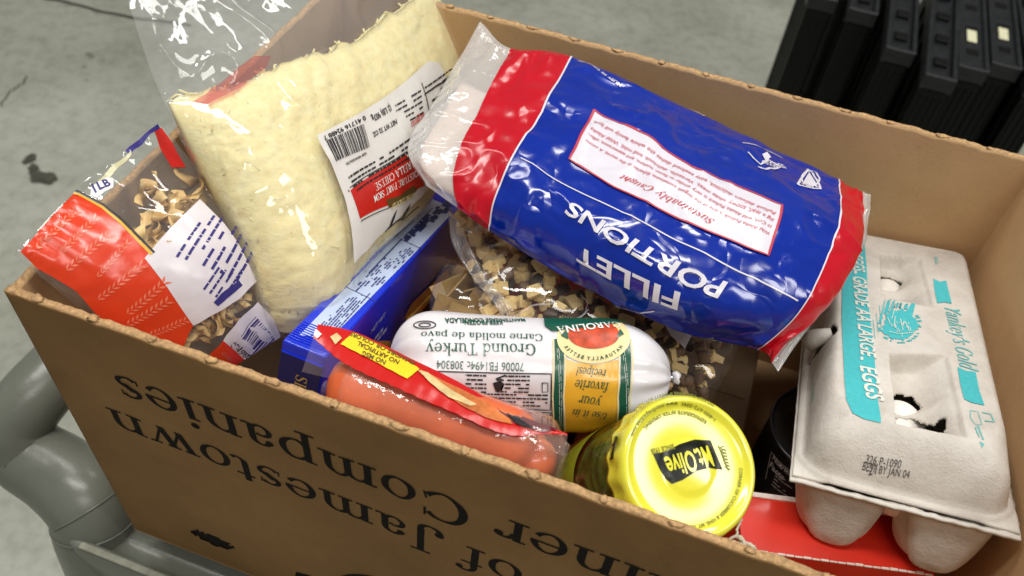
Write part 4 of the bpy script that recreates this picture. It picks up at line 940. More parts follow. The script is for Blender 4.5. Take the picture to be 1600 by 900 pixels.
D = Dec(); text_px(D, Sr, 'NET WT', (578, 522), (600, 494), font=1, hs=1.1, off=.0005); greek(D, Sr, (584, 530), (602, 508), (588, 532), 2, .4, 3, .0005); D.link('side_print', M['box_panel'], sb)
# ------------------------------------------------------------------ ground turkey roll
CA = P(607, 567, .402); CBp = P(1046, 590, .402); ax = unit(CBp - CA); Lc = np.linalg.norm(CBp - CA); Rc = .0325
yv = unit(CAMP - (CA + CBp) / 2); yv = unit(yv - ax * (yv @ ax)); zv = np.cross(ax, yv)
gt = thing('turkey_roll', 'white plastic roll of ground turkey with golden and green label band', 'meat roll', (CA + CBp) / 2 - np.array([0, 0, Rc]))
def crad(s):      # radius along the roll, s in 0..1
    e0 = .17; e1 = .26; r0 = np.sqrt(np.clip(1 - (1 - np.clip(s / e0, 0, 1)) ** 2.3, 0, 1)); r1 = np.sqrt(np.clip(1 - (1 - np.clip((1 - s) / e1, 0, 1)) ** 2.1, 0, 1)); return Rc * np.minimum(r0, r1)
nu, nv = 150, 120; s = np.linspace(0, 1, nu + 1)[:, None]; s = .5 - .5 * np.cos(np.pi * s) * (1) ; s = s + np.zeros((1, nv + 1)); th = np.linspace(0, 2 * math.pi, nv + 1)[None] + np.zeros((nu + 1, 1))
def chubG(s, th):
    rr_ = crad(s); pl_ = np.exp(-(1 - s) * 9) * .0028 * np.sin(th * 11 + 1.5 * np.sin(th * 3)) + np.exp(-s * 10) * .0026 * np.sin(th * 9 + np.sin(th * 2))
    rr_ = np.maximum(rr_ * (1 + .012 * np.sin(th * 3 + s * 7)) + pl_ * (rr_ / Rc), .0018); sag = -.0025 * np.sin(np.pi * s)
    return CA + ax * (s * Lc)[..., None] + yv * (rr_ * np.cos(th))[..., None] + zv * (rr_ * np.sin(th))[..., None] + np.array([0, 0, 1]) * sag[..., None] + (fbm(np.stack([s * 9, np.cos(th) * 2, np.sin(th) * 2], -1), 3) * .0007)[..., None] * yv
G = chubG(s, th); 
G[:, -1] = G[:, 0]; F = sheet_faces(nu, nv); finish('casing', G.reshape(-1, 3), F, M['chub'], gt)
s2 = np.linspace(.02, .98, 161)[:, None] + np.zeros((1, 141)); th2 = np.linspace(-1.75, 1.75, 141)[None] + np.zeros((161, 1)); S = Surf(chubG(s2, th2)); ST = S
for q, d_ in ((P(1049, 590, .402), ax), (P(604, 567, .402), -ax)):
    V, F = tube([q - d_ * .004, q - d_ * .002, q + d_ * .0, q + d_ * .001], [.0024, .0030, .0028, .002], 12); finish('metal_clip', V, F, M['metal'], gt)
    V, F = tube([q + d_ * .0015, q + d_ * .003, q + d_ * .005], [.003, .0042, .0025], 9); V = V + RNG.randn(*V.shape) * .0006; finish('tail', V, F, M['chub'], gt)
deco('golden_band', M['mustard'], S, gt, [[(882, 560), (900, 566), (930, 570), (966, 562), (965, 620), (963, 680), (958, 700), (880, 700), (881, 620)]], .0003, .005)
deco('green_stripe', M['green'], S, gt, [[(866, 530), (880, 530), (879, 620), (877, 700), (864, 700), (865, 620)], [(968, 530), (984, 535), (982, 620), (977, 690), (964, 690), (967, 620)]], .0003, .005)
D = Dec(); 
for pts in ([(864, 530), (863, 620), (862, 700)], [(882, 530), (881, 620), (879, 700)], [(966, 540), (965, 620), (961, 690)], [(986, 530), (984, 620), (979, 690)]): line_px(D, S, pts, .0008, .0006)
D.link('cream_edge', M['cream'], gt)
D = Dec(); cxy = (927, 528); el = lambda k, a: (cxy[0] + 57 * k * math.cos(a), cxy[1] + 38 * k * math.sin(a) + 2)
poly_px(D, S, [el(1, a) for a in np.linspace(0, 2 * math.pi, 48)[:-1]], .0007, .004); D.link('cream_ring', M['cream'], gt)
D = Dec(); poly_px(D, S, [(cxy[0] + 40 * math.cos(a), cxy[1] - 4 + 22 * math.sin(a)) for a in np.linspace(0, 2 * math.pi, 40)[:-1]], .0010, .004); D.link('stew_picture', M['tomato'], gt)
D = Dec(); poly_px(D, S, [(849, 500), (862, 505), (924, 500), (992, 508), (960, 508), (926, 513), (896, 516), (862, 519), (851, 511)], .0013, .004)
poly_px(D, S, [(886, 516), (876, 526), (888, 532)], .0013, .004); poly_px(D, S, [(968, 516), (974, 524), (962, 530)], .0013, .004)
D.link('green_banner', M['green'], gt)
D = Dec(); text_px(D, S, 'CAROLINA', (966, 507.5), (868, 514), font='serif', hs=.9, off=.0016)
for pts in ((872, 690, 872, 545), (975, 680, 974, 550)): text_px(D, S, 'Premium Quality . Since Family', (pts[0], pts[1]), (pts[2], pts[3]), font=0, shear=.3, hs=.9, off=.0006) if False else greek(D, S, (pts[0] - 2, pts[1]), (pts[2] - 2, pts[3]), (pts[0] + 1, pts[1]), 1 + 1, .22, 5, .0007)
D.link('banner_text', M['white_plain'], gt)
D = Dec(); 
V_, F_, wd_, Z_ = layout('NATURALLY BETTER', 1, .28)
tt = V_[:, 0] / wd_; a = np.radians(22 + tt * 138); rr_ = 1 - .04 - .16 * V_[:, 1] * 0; 
px_ = cxy[0] + (48 - (0.5 - V_[:, 1]) * -8) * 0 + (50 - V_[:, 1] * 8) * np.cos(a); py_ = cxy[1] + 2 + (33 - V_[:, 1] * 7.5) * np.sin(a)
uv = np.array([S.inv(x_, y_) for x_, y_ in zip(px_, py_)]); D.add(S.at(uv[:, 0], uv[:, 1], .0010), F_)
for tx, a_, b_, k in (('Use it in', (951, 644), (896, 638), 1.5), ('your', (941, 622), (907, 617), 1.5), ('favorite', (952, 598), (900, 593), 1.55), ('recipes!', (948, 578), (902, 573), 1.6)): text_px(D, S, tx, a_, b_, font='serif', shear=.22, hs=k * .8, off=.0007)
text_px(D, S, 'Ground Turkey', (837, 538), (665, 536), font='serif', hs=.95, off=.0006); text_px(D, S, 'Carne molida de pavo', (848, 523), (658, 520), font='serif', hs=.85, off=.0006)
text_px(D, S, '70006 FB1494c 308304', (819, 566), (682, 562), font='serif', hs=1.0, off=.0006) if False else text_px(D, S, '70006 FB1494c 308304', (819, 567), (682, 563), font=0, hs=1.15, off=.0006)
text_px(D, S, 'KEEP FROZEN', (785, 502), (725, 501), font=1, hs=1.6, off=.0006); text_px(D, S, 'MANTENGASE CONGELADA', (820, 499), (695, 498), font=1, hs=1.6, off=.0006)
D.link('lettering', M['green'], gt)
D = Dec()
for q in ([(680, 580), (861, 584), (860, 640), (720, 636)], [(720, 640), (860, 644), (859, 690)]): line_px(D, S, q, .0006, .0006, False)
line_px(D, S, [(861, 584), (859, 690)], .0006, .0006)
greek(D, S, (828, 588), (776, 587), (826, 612), 5, .4, 3, .0006); greek(D, S, (760, 587), (700, 585), (760, 612), 5, .4, 4, .0006); greek(D, S, (856, 617), (700, 613), (855, 634), 4, .42, 5, .0006); greek(D, S, (828, 650), (760, 648), (826, 680), 6, .4, 6, .0006)
line_px(D, S, [(847, 598), (856, 598), (856, 612), (847, 612)], .0006, .0006, True); line_px(D, S, [(847, 650), (856, 650), (856, 670), (847, 670)], .0006, .0006, True)
line_px(D, S, [(790, 586), (775, 592), (783, 592)], .0009, .0006); poly_px(D, S, [(770, 598), (782, 594), (788, 600), (780, 606), (784, 610), (774, 610)], .0006)
line_px(D, S, [(664 + 17 * math.cos(a), 508.5 + 6 * math.sin(a)) for a in np.linspace(0, 6.28, 24)], .0007, .0006, True); line_px(D, S, [(664 + 9 * math.cos(a), 508.5 + 3 * math.sin(a)) for a in np.linspace(0, 6.28, 16)], .0007, .0006, True)
D.link('facts_print', M['print_black'], gt)
# ------------------------------------------------------------------ hot dogs
hd = thing('hot_dog_pack', 'vacuum pack of orange hot dogs with red label and yellow sticker by near wall', 'hot dogs', P(680, 650, .42))
def frank(a, b_, r_, seed, bend=.002):
    a, b_ = np.array(a), np.array(b_); t = unit(b_ - a); n_ = 26; pts = []; rad = []; L = np.linalg.norm(b_ - a)
    for k in range(n_ + 1):
        s_ = k / n_; c = a + (b_ - a) * s_ + np.array([0, 0, 1]) * bend * math.sin(math.pi * s_); pts.append(c); d_ = min(s_, 1 - s_) * L / r_; rad.append(r_ * math.sqrt(max(1 - max(1 - d_, 0) ** 2, .004)))
    V, F = tube(pts, rad, 22); V = V + fbm(V * 70 + seed, 2)[:, None] * .0006; return V, F
f1a, f1b = P(513, 592, .372), P(852, 706, .372)
for k, (da, db, rr_) in enumerate((((0, 0, 0), (-.004, 0, .001), .0165), ((.003, -.002, -.028), (-.004, -.001, -.022), .0150), ((.008, .018, -.036), (.0, .016, -.030), .0125), ((.098, -.001, -.019), (.0060, .0035, -.0125), .0125))):
    V, F = frank(f1a + np.array(da), f1b + np.array(db), rr_, k); finish('hot_dog', V, F, M['frank'], hd)
# vacuum film hull
cs = []; nS = 40; nA = 36
for i in range(nS + 1):
    s_ = i / nS; c = f1a + (f1b - f1a) * (s_ * 1.12 - .04) + np.array([.001, .0015, -.0135]); e_ = min(s_, 1 - s_); k_ = sstep(0, .16, np.array(e_)) * .78 + .22 if s_ < .5 else sstep(0, .10, np.array(e_)) * .45 + .55
    row = []
    for j in range(nA + 1):
        a = 2 * math.pi * j / nA; cx_, sx_ = math.cos(a), math.sin(a); sq = (abs(cx_) ** 3.2 + abs(sx_) ** 3.2) ** (-1 / 3.2); y_ = .0198 * sq * cx_ * k_; z_ = .0325 * sq * sx_ * k_; z_ -= .45 * max(y_, 0); row.append(c + np.array([0, y_, z_]))
    cs.append(row)
G = np.array(cs); G += (fbm(G * 55, 3) * .0012)[..., None] * unit([.1, -.5, .8]); G[:, -1] = G[:, 0]
V = G.reshape(-1, 3); F = sheet_faces(nS, nA); finish('vacuum_film', V, F, M['film_milky'], hd)
# right-hand film seal
R_ = [[(838, 742, .386), (862, 752, .40), (868, 756, .41)], [(850, 712, .372), (876, 722, .385), (884, 730, .40)], [(846, 680, .362), (880, 684, .366), (888, 690, .372)]]
Mid = ctrl_grid(R_, 20, 30); Mid += (fbm(Mid * 90, 2) * .0012)[..., None]; sheet_obj('film_seal', Mid, M['film_milky'], hd)
# label flap
nL = 120; lo = crom(np.array([P(489, 528, .352), P(539, 568, .350), P(612, 602, .349), (P(693, 638, .350)), P(789, 678, .352), P(850, 679, .356), P(887, 679, .358)]), nL); hi = crom(np.array([P(497, 507, .352), P(560, 521, .354), P(640, 559, .355), P(712, 594, .356), P(790, 639, .357), P(850, 664, .358), P(886, 677, .358)]), nL)
lo[:, 2] += np.sin(np.arange(nL + 1) * 1.2) * .00005; lo[:, 1] += np.sin(np.arange(nL + 1) * 1.2) * .00018
nW = 26; tw = np.linspace(0, 1, nW + 1)[None, :, None]; G = lo[:, None] * (1 - tw) + hi[:, None] * tw; bul = np.sin(np.pi * tw[..., 0]) * np.sin(np.pi * np.linspace(0, 1, nL + 1))[:, None] ** .5
G = G + bul[..., None] * np.array([0, -.0004, .0012]) + (fbm(G * 50, 2) * .0004)[..., None] * [0, 0, 1]
S = Surf(G, out=(0, -.5, 1)); V = np.concatenate([G.reshape(-1, 3), (G - S.N * .0006).reshape(-1, 3)]); n_ = G.shape[0] * G.shape[1]
finish('label', V, sheet_faces(nL, nW) + sheet_faces(nL, nW, True, n_), M['hd_red'], hd); SH = S
# skirt of film linking the label to the franks
sk = np.array([[lo[i] * (1 - t_) + G_ * t_ for t_ in np.linspace(0, 1, 9)] for i, G_ in enumerate(crom(np.array([f1a + [-.012, -.005, .006], f1a * .5 + f1b * .5 + [0, -.006, .0172], f1b + [.010, -.004, .008]]), nL))]); sheet_obj('film_skirt', sk, M['film_milky'], hd)
deco('yellow_sticker', M['yellow'], S, hd, [[(549, 524), (552, 521), (600, 545), (650, 574), (655, 578), (643, 588), (636, 593), (585, 566), (532, 539)]], .0007, .004)
D = Dec(); text_px(D, S, 'FLAVORS OR COLORS', (649, 567), (549, 521), font=1, hs=1.1, off=.0010); text_px(D, S, 'NO ARTIFICIAL', (625, 566), (560, 535), font=1, hs=1.15, off=.0010); text_px(D, S, 'NO MSG', (604, 566), (567, 550), font=1, hs=1.15, off=.0010); D.link('sticker_text', M['print_brown'], hd)
deco('white_corner', M['white_plain'], S, hd, [[(490, 514), (484, 520), (496, 530), (503, 523)]], .0006)
deco('grill_picture', M['hd_photo'], S, hd, [[(655, 578), (700, 600), (750, 624), (790, 642), (800, 664), (760, 654), (720, 634), (685, 606)]], .0006, .004)
deco('bun_picture', M['hd_cream'], S, hd, [[(652, 580), (668, 584), (700, 608), (745, 634), (735, 636), (700, 622), (672, 600)], [(516, 528), (526, 522), (534, 530), (524, 540)]], .0009, .004)
deco('maroon_corner', M['hd_maroon'], S, hd, [[(772, 632), (800, 645), (840, 662), (874, 674), (850, 676), (800, 658), (780, 645)]], .0009, .004); deco('black_corner', M['print_black'], S, hd, [[(790, 648), (808, 652), (834, 672), (806, 664)]], .0012, .004)
# ------------------------------------------------------------------ pickle jar
LC = P(1079, 729, .352); vdir = unit(CAMP - LC); nz = unit(.93 * vdir + .44 * RT + np.array([0, 0, .26])); JR = .0352
jx = unit(np.cross([0, 1, 0], nz)); jy = np.cross(nz, jx); jx = -jx if jx @ RT < 0 else jx; jy = np.cross(nz, jx)
BC = LC - nz * .120
jar = thing('pickle_jar', 'glass jar of pickle relish with bright yellow metal lid, tilted against the near wall', 'jar', BC)
gp = [(.0, .0), (.028, .0), (.0325, .004), (.0335, .012), (.0335, .070), (.0335, .085), (.0322, .096), (.0312, .104), (.0312, .112)]
V, F = lathe(gp, BC, jx, jy, nz); finish('glass', V, F, M['glass'], jar)
V, F = lathe([(max(r_ - .0022, 0), z_ + (.002 if z_ == 0 else 0)) for r_, z_ in gp[:-1]] + [(.0, .104)], BC, jx, jy, nz); finish('relish', V, F, M['relish'], jar)
V, F = lathe([(.0338, .008), (.0339, .010), (.0339, .042), (.0338, .044)], BC, jx, jy, nz); finish('paper_label', V, F, M['jar_label'], jar)
def flute(r_, z, a): return r_ + (.0007 * math.cos(a * 20) if z < -.004 and r_ > .033 else 0)
lp = [(.0345, -.0165), (JR + .0006, -.0170), (JR + .0004, -.0150), (JR - .0002, -.0135), (JR - .0002, -.0060), (JR - .0006, -.0025), (JR - .0018, -.0006), (JR - .0034, 0), (JR - .0048, -.0006), (JR - .0058, -.0018), (JR - .0080, -.0022), (.0150, -.0022), (.0135, -.0020), (.0118, -.0012), (.0100, -.0009), (.005, -.0006), (.0001, -.0005)]
V, F = lathe(lp, LC, jx, jy, nz, 120, flute); F.append([(len(lp) - 1) * 120 + k for k in range(120)]); finish('lid', V, F, M['lid'], jar)
pr = np.array([(r_, z) for r_, z in lp[6:]][::-1])
g = np.linspace(-JR, JR, 91); X, Y = np.meshgrid(g, g, indexing='ij'); rr_ = np.sqrt(X * X + Y * Y); H = np.interp(rr_, pr[:, 0], pr[:, 1]); G = LC + X[..., None] * jx + Y[..., None] * jy + H[..., None] * nz; S = Surf(G, out=nz); SJ = S
D = Dec(); poly_px(D, S, [(1020, 709), (1040, 706), (1062, 694), (1085, 687), (1110, 688), (1118, 708), (1129, 734), (1108, 731), (1088, 736), (1066, 750), (1050, 756), (1040, 748), (1030, 732)], .00025, .003); D.link('lid_badge', M['lid_ink'], jar)
D = Dec(); text_px(D, S, 'Mt.Olive', (1106, 697), (1036, 716), font=1, hs=2.0, off=.0005, maxlen=.003); D.link('lid_logo', M['lid'], jar)
def arc_text(D, S, s_, cx_, cy_, ra, a0, a1, size, rb=None):
    """text around the lid: photo-pixel circle, angles in degrees (y down); letters stand towards the centre"""
    V_, F_, wd_, _ = layout(s_, 1, .03); c = mpx(S, (cx_, cy_)); e = mpx(S, (cx_ + ra, cy_)); R0 = np.linalg.norm(e - c)
    pp = [(cx_ + ra * math.cos(math.radians(a)), cy_ + ra * math.sin(math.radians(a))) for a in (a0, a1)]; A_ = mpx(S, pp[0]) - c; B_ = mpx(S, pp[1]) - c
    t0, t1 = math.atan2(A_[1], A_[0]), math.atan2(B_[1], B_[0])
    d = t1 - t0
    while d > math.pi * 1.2: d -= 2 * math.pi
    while d < -math.pi * 1.2: d += 2 * math.pi
    th_ = t0 + d * V_[:, 0] / wd_; inward = -1 if (d * S.sgn) > 0 else 1
    r2 = R0 + inward * V_[:, 1] * size; q = np.stack([c[0] + r2 * np.cos(th_), c[1] + r2 * np.sin(th_)], 1) / [S.Lu, S.Lv]; D.add(S.at(q[:, 0], q[:, 1], .0004), F_)
D = Dec()
arc_text(D, S, 'REFRIGERATE AFTER OPENING', 1068, 722, 72, -60, -140, .0026); arc_text(D, S, '1-800-672-5041  www.mtolivepickles.com', 1068, 722, 84, -52, -155, .0024); arc_text(D, S, 'DO NOT PURCHASE IF SAFETY BUTTON IS UP', 1068, 722, 100, -62, -140, .0022)
arc_text(D, S, "CORNER OF CUCUMBER & VINE, MT. OLIVE", 1070, 722, 84, 6, 92, .0024)
text_px(D, S, 'SINCE 1926', (1052, 694), (1016, 702), font=1, hs=1.5, off=.0004)
for k in range(7):
    y0 = 700 + k * 5; line_px(D, S, [(1124 + k * 1.4, y0), (1131 + k * 1.2, y0 - 3)], .0006, .0003); line_px(D, S, [(1126 + k * 1.4, y0 + 1), (1134 + k * 1.2, y0 + 4)], .0006, .0003)
line_px(D, S, [(1122, 696), (1138, 736)], .0004, .0003); D.link('lid_print', M['lid_ink2'], jar)
for (px, py, wpx) in ((1007, 802, 14), (962, 700, 9), (1105, 838, 10)):
    q = P(px, py, .352); d = q - LC; a = math.atan2(d @ jy, d @ jx); g1 = np.linspace(a - .16, a + .16, 9); g2 = np.linspace(-.0125, -.0075, 4)
    Gs = np.array([[LC + (JR + .0008) * (math.cos(t_) * jx + math.sin(t_) * jy) + z_ * nz for z_ in g2] for t_ in g1]); sheet_obj('side_badge', Gs, M['lid_ink'], jar)
    Ss = Surf(Gs, out=(math.cos(a) * jx + math.sin(a) * jy)); D = Dec(); ws = Ss.Lu; 
    fl = (0, 1) if proj(Gs[0, 0])[0] < proj(Gs[-1, 0])[0] else (1, 0)
    text_m(D, Ss, 'Mt. Olive', (ws * (.08 if Ss.sgn > 0 else .92), .0012 if True else 0), (ws * (.92 if Ss.sgn > 0 else .08), .0012), font=1, hs=1.2, off=.0003) if Ss.sgn > 0 else text_m(D, Ss, 'Mt. Olive', (ws * .92, .0012), (ws * .08, .0012), font=1, hs=1.2, off=.0003)
    D.link('badge_text', M['lid'], jar)
# ------------------------------------------------------------------ dark can
can = thing('food_can', 'dark can with pale nutrition facts print, half hidden under the egg carton', 'can', (.1285, .392, .036))
CC = np.array([.1285, .392, .036]); X1, Y1, Z1 = np.eye(3); HT = .104
V, F = lathe([(0, 0), (.036, 0), (.037, .002), (.037, .003), (.0362, .005), (.0362, HT - .006), (.0360, HT - .004)], CC, X1, Y1, Z1); finish('can_body', V, F, M['can_side'], can)
V, F = lathe([(.0360, HT - .004), (.0372, HT - .002), (.0376, HT), (.0372, HT + .0012), (.0362, HT + .0008), (.0356, HT - .003), (.0340, HT - .005), (.0320, HT - .0042), (.0305, HT - .0048), (.0280, HT - .0044), (.0265, HT - .005), (.001, HT - .005)], CC, X1, Y1, Z1); F.append([11 * 72 + k for k in range(72)]); finish('can_lid', V, F, M['can'], can)
gs = np.array([[CC + .0366 * np.array([math.cos(t_), math.sin(t_), 0]) + np.array([0, 0, z_]) for z_ in np.linspace(.01, HT - .008, 20)] for t_ in np.linspace(-math.pi * 1.05, -.3, 60)]); S = Surf(gs, out=(-.5, -1, 0))
D = Dec(); greek(D, S, (1214, 738), (1240, 758), (1206, 756), 5, .3, 4, .0004); 
L0 = mpx(S, (1204, 714)); text_px(D, S, 'Nutrition', (1207, 716), (1246, 750), font=1, hs=1.2, off=.0004); text_px(D, S, 'Facts', (1202, 727), (1224, 750), font=1, hs=1.2, off=.0004); line_px(D, S, [(1197, 748), (1206, 706), (1240, 738)], .0006, .0004)
D.link('facts_print', M['can_print'], can)
# ------------------------------------------------------------------ red carton under the eggs, with its worn white fold
O_ = np.array([.0847, .2720, .061]); RX = unit([.972, .235, 0]); RY = unit([-.235, .972, 0]); RR = (np.stack([RX, RY, [0, 0, 1]], 1), O_); rb, FR = carton('red_box', 'bright red cardboard box with worn white crease, under the near end of the egg carton', 'box', O_, RX, RY, (0, 0, 1), (.112, .038, .100), M['red_board'], .001)
D = Dec(); V = []; pts = [(O_ + [.0005 + .1228 * k / 60, -.0002 - .0123 * 0, .1002]) for k in range(61)]
for k in range(22):
    a = np.array([.0005 + k * .0050, -.0004, .0996]); v_, f_ = box_mesh(a, a + [.0050 - .0003, .0010 + .0008 * random.random(), .0012], .0003, 1, RR); finish('worn_fold', v_, f_, M['white_edge'], rb, smooth=False)
v_, f_ = box_mesh((.0008, .0352, .0990), (.1112, .0385, .1015), .0003, 1, RR); finish('white_flap_edge', v_, f_, M['white_edge'], rb, smooth=False)
# frayed string beside it
def strand(pts, r_, seed):
    p = crom(np.array([P(*q) for q in pts]), 20); p += np.random.RandomState(seed).randn(*p.shape) * .0003; return tube(p, r_, 6)
V, F = merge([strand([(1128, 852, .372), (1150, 838, .368), (1163, 846, .366), (1158, 862, .37), (1140, 856, .37)], .0007, 1), strand([(1150, 836, .368), (1168, 850, .366), (1180, 856, .366)], .0009, 2), strand([(1158, 812, .372), (1152, 832, .370), (1165, 860, .368)], .0006, 3), strand([(1144, 845, .37), (1160, 852, .366), (1172, 866, .368)], .0006, 4)])
solo(finish('frayed_string', V, F, M['string'], kind='thing'), 'frayed off-white string between jar lid and red box, by the near wall', 'string')
# ------------------------------------------------------------------ packed cartons below, which carry the goods
def pack(name, label, cat, lo, hi, mat):
    t = thing(name, label, cat, (np.array(lo) + np.array(hi)) / 2 * [1, 1, 0] + [0, 0, lo[2]]); V, F = box_mesh(lo, hi, .0015); finish('board', V, F, mat, t)
    v_, f_ = box_mesh((lo[0] + .004, (lo[1] + hi[1]) / 2 - .0006, hi[2] + .0002), (hi[0] - .004, (lo[1] + hi[1]) / 2 + .0006, hi[2] + .0008)); finish('flap_seam', v_, f_, M['brown_box'], t, smooth=False)
pack('red_carton', 'red carton glimpsed in shadow under turkey roll and beside jar', 'box', (-.13, .235, .006), (-.036, .43, .165), M['red_board'])
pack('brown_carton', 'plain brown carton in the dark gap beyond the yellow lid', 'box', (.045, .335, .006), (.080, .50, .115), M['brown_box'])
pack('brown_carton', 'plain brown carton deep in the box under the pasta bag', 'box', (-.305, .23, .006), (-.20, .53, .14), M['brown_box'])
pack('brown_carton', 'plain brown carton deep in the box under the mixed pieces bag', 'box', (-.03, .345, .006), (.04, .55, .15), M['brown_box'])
# ------------------------------------------------------------------ egg carton
W_, L_, HT_ = .1135, .2695, .034
NL = P(1238, 742, .4143); NR = P(1594, 834, .4010); exx = unit(NR - NL); W_ = np.linalg.norm(NR - NL)
eyy = np.array([-.001, .96839, -.24940]); eyy = unit(eyy - exx * (eyy @ exx)); ezz = np.cross(exx, eyy)
ec = thing('egg_carton', 'pale grey moulded pulp egg carton with teal print and cut-out windows', 'egg carton', NL + exx * W_ / 2 + eyy * L_ / 2 - ezz * .036)
step = .0009; nx, ny = int(W_ / step), int(L_ / step); X, Y = np.meshgrid(np.linspace(0, W_, nx + 1), np.linspace(0, L_, ny + 1), indexing='ij')
def sdrr(X, Y, r_): 
    qx = np.abs(X - W_ / 2) - (W_ / 2 - r_); qy = np.abs(Y - L_ / 2) - (L_ / 2 - r_); return -(np.hypot(np.maximum(qx, 0), np.maximum(qy, 0)) + np.minimum(np.maximum(qx, qy), 0) - r_)
d = sdrr(X, Y, .021)
ne = np.exp(-((Y) / .03) ** 2)      # the near end slopes in more
k0 = .0045
near_d = np.minimum(d, 1); slope = .0115 + .020 * sstep(.05, 0, Y) * sstep(0, .02, np.minimum(X, W_ - X)) * 1
t_ = np.clip((d - k0) / slope, 0, 1); H = .002 + (HT_ - .002) * (1 - (1 - t_) ** 2.3) ** .8
H = np.where(d < k0, .002 - .0015 * sstep(.002, 0, d), H)
# swellings of the end wall
H += .004 * np.exp(-((X - .020) / .012) ** 2 - ((Y - .010) / .006) ** 2) + .004 * np.exp(-((X - W_ + .020) / .012) ** 2 - ((Y - .010) / .006) ** 2)
top = sstep(.0, .012, d - k0 - slope + .006)
H -= .0012 * top * (1 - np.cos((Y - .02) / .252 * 2 * np.pi)) * .3
LG = lambda x, y, h: NL + exx * x[..., None] + eyy * y[..., None] + ezz * h[..., None]
S0 = Surf(LG(X, Y, H), out=ezz); S0.mask = H > .011
def loc(p): q = mpx(S0, p); u_, v_ = S0.inv(*p); return u_ * W_, v_ * L_
holes = np.zeros_like(H, bool); jag = fbm(np.stack([X * 230, Y * 230, X * 0], -1), 2) * .0016
def pit(c4, drop, cups):
    """sunken window field: corners in photo pixels (far-left, far-right, near-right, near-left)"""
    global H, holes
    q = np.array([loc(p) for p in c4]); inside = np.full(H.shape, 1e3)
    for a, b_ in zip(q, np.roll(q, -1, 0)):
        e = (b_ - a) / np.linalg.norm(b_ - a); dd = (X - a[0]) * e[1] - (Y - a[1]) * e[0]; inside = np.minimum(inside, dd)
    x0, x1 = q[0][0] * .5 + q[3][0] * .5, q[1][0] * .5 + q[2][0] * .5; fx = np.clip((X - x0) / (x1 - x0), 0, 1)
    H = H - np.where(inside > 0, sstep(0, .0022, inside) * drop * (1 - .85 * sstep(.42, 1.0, fx)), 0)
    for (cp, rx, ry, hcut) in cups:
        c = loc(cp); dx = (X - c[0]) / rx; dy = (Y - c[1]) / ry; rr = np.sqrt(dx * dx + dy * dy)
        H = H - np.where(inside > .001, .011 * sstep(1.5, .2, rr), 0)
        holes |= (inside > .0038) & (rr + jag * 90 < hcut)
pit([(1375, 396), (1440, 402), (1461, 481), (1377, 464)], .012, [((1390, 416), .012, .010, .95), ((1402, 458), .016, .010, .9)])
pit([(1389, 551), (1482, 553), (1513, 684), (1400, 662)], .013, [((1410, 592), .016, .011, .85), ((1430, 642), .020, .014, .98)])
# latch slots with tabs on the long side
for p in ((1292, 524), (1294, 430)):
    c = loc(p); holes |= (np.hypot((X - c[0]) / .0045, (Y - c[1]) / .0075) + jag * 50 < 1)
G = LG(X, Y, H); V = G.reshape(-1, 3); F = []; ncol = ny + 1
hm = holes[:-1, :-1] | holes[1:, 1:]
ii, jj = np.nonzero(~hm); a = ii * ncol + jj; F = np.stack([a, a + ncol, a + ncol + 1, a + 1], 1).tolist()
o = finish('lid', V, F, M['pulp'], ec); md = o.modifiers.new('thickness', 'SOLIDIFY'); md.thickness = .0016; md.offset = -1
S = Surf(G, out=ezz); SE = S; S.mask = H > .011
# base with cups
Xb, Yb = np.meshgrid(np.linspace(-.001, W_ + .001, 110), np.linspace(-.003, L_ + .002, 270), indexing='ij'); Hb = np.zeros_like(Xb)
for i in range(2):
    for j in range(6):
        cx_, cy_ = W_ * (.265 + .47 * i), .0235 + j * (L_ - .048) / 5; rr = np.hypot(Xb - cx_, (Yb - cy_)); Hb = np.minimum(Hb, -.040 * sstep(.0292, .0195, rr) ** .8)
db = sdrr(Xb, Yb, .021); Hb -= .0035 * sstep(.0075, .0055, db) * sstep(.0, .0015, db); Hb = np.where(db < .003, np.minimum(Hb, 0) * sstep(-.001, .003, db), Hb) - .0030
Hb += np.where(db < .002, fbm(np.stack([Xb * 200, Yb * 200, Xb * 0], -1), 2) * .0006, 0)
Gb = LG(Xb, Yb, Hb); o = finish('base', Gb.reshape(-1, 3), sheet_faces(109, 269), M['pulp'], ec); md = o.modifiers.new('thickness', 'SOLIDIFY'); md.thickness = .0018; md.offset = 1
for p in ((1272, 548), (1282, 436)):
    c = loc(p); q = NL + exx * (c[0]) + eyy * c[1] + ezz * (.024); V, F = tube([q - exx * .006 - ezz * .006, q - exx * .002, q + exx * .004 + ezz * .003, q + exx * .008 - ezz * .002], [.0055, .0062, .0058, .003], 14); finish('latch_tab', V, F, M['pulp'], ec)
# eggs glimpsed in the windows
def egg(px, py, lab):
    c2 = loc((px, py)); c = NL + exx * c2[0] + eyy * c2[1] + ezz * (-.0065); bm = bmesh.new(); bmesh.ops.create_uvsphere(bm, u_segments=32, v_segments=20, radius=1); bm.verts.index_update(); V = np.array([v.co[:] for v in bm.verts]); F = [[v.index for v in f.verts] for f in bm.faces]; bm.free()
    z = V[:, 2].copy(); V[:, :2] *= (.0205 * (1 - .12 * z))[:, None]; V[:, 2] *= .0265
    R = np.stack([exx, eyy, ezz], 1); solo(finish('egg', V @ R.T + c, F, M['egg']), lab, 'egg', 'eggs in the carton')
egg(1443, 656, 'white egg visible in the nearest window of the egg carton'); egg(1422, 604, 'egg in shade behind the second window from the near end of the carton')
egg(1412, 462, 'white egg in the third window from the near end of the carton'); egg(1398, 414, 'egg in shade behind the farthest window of the carton')
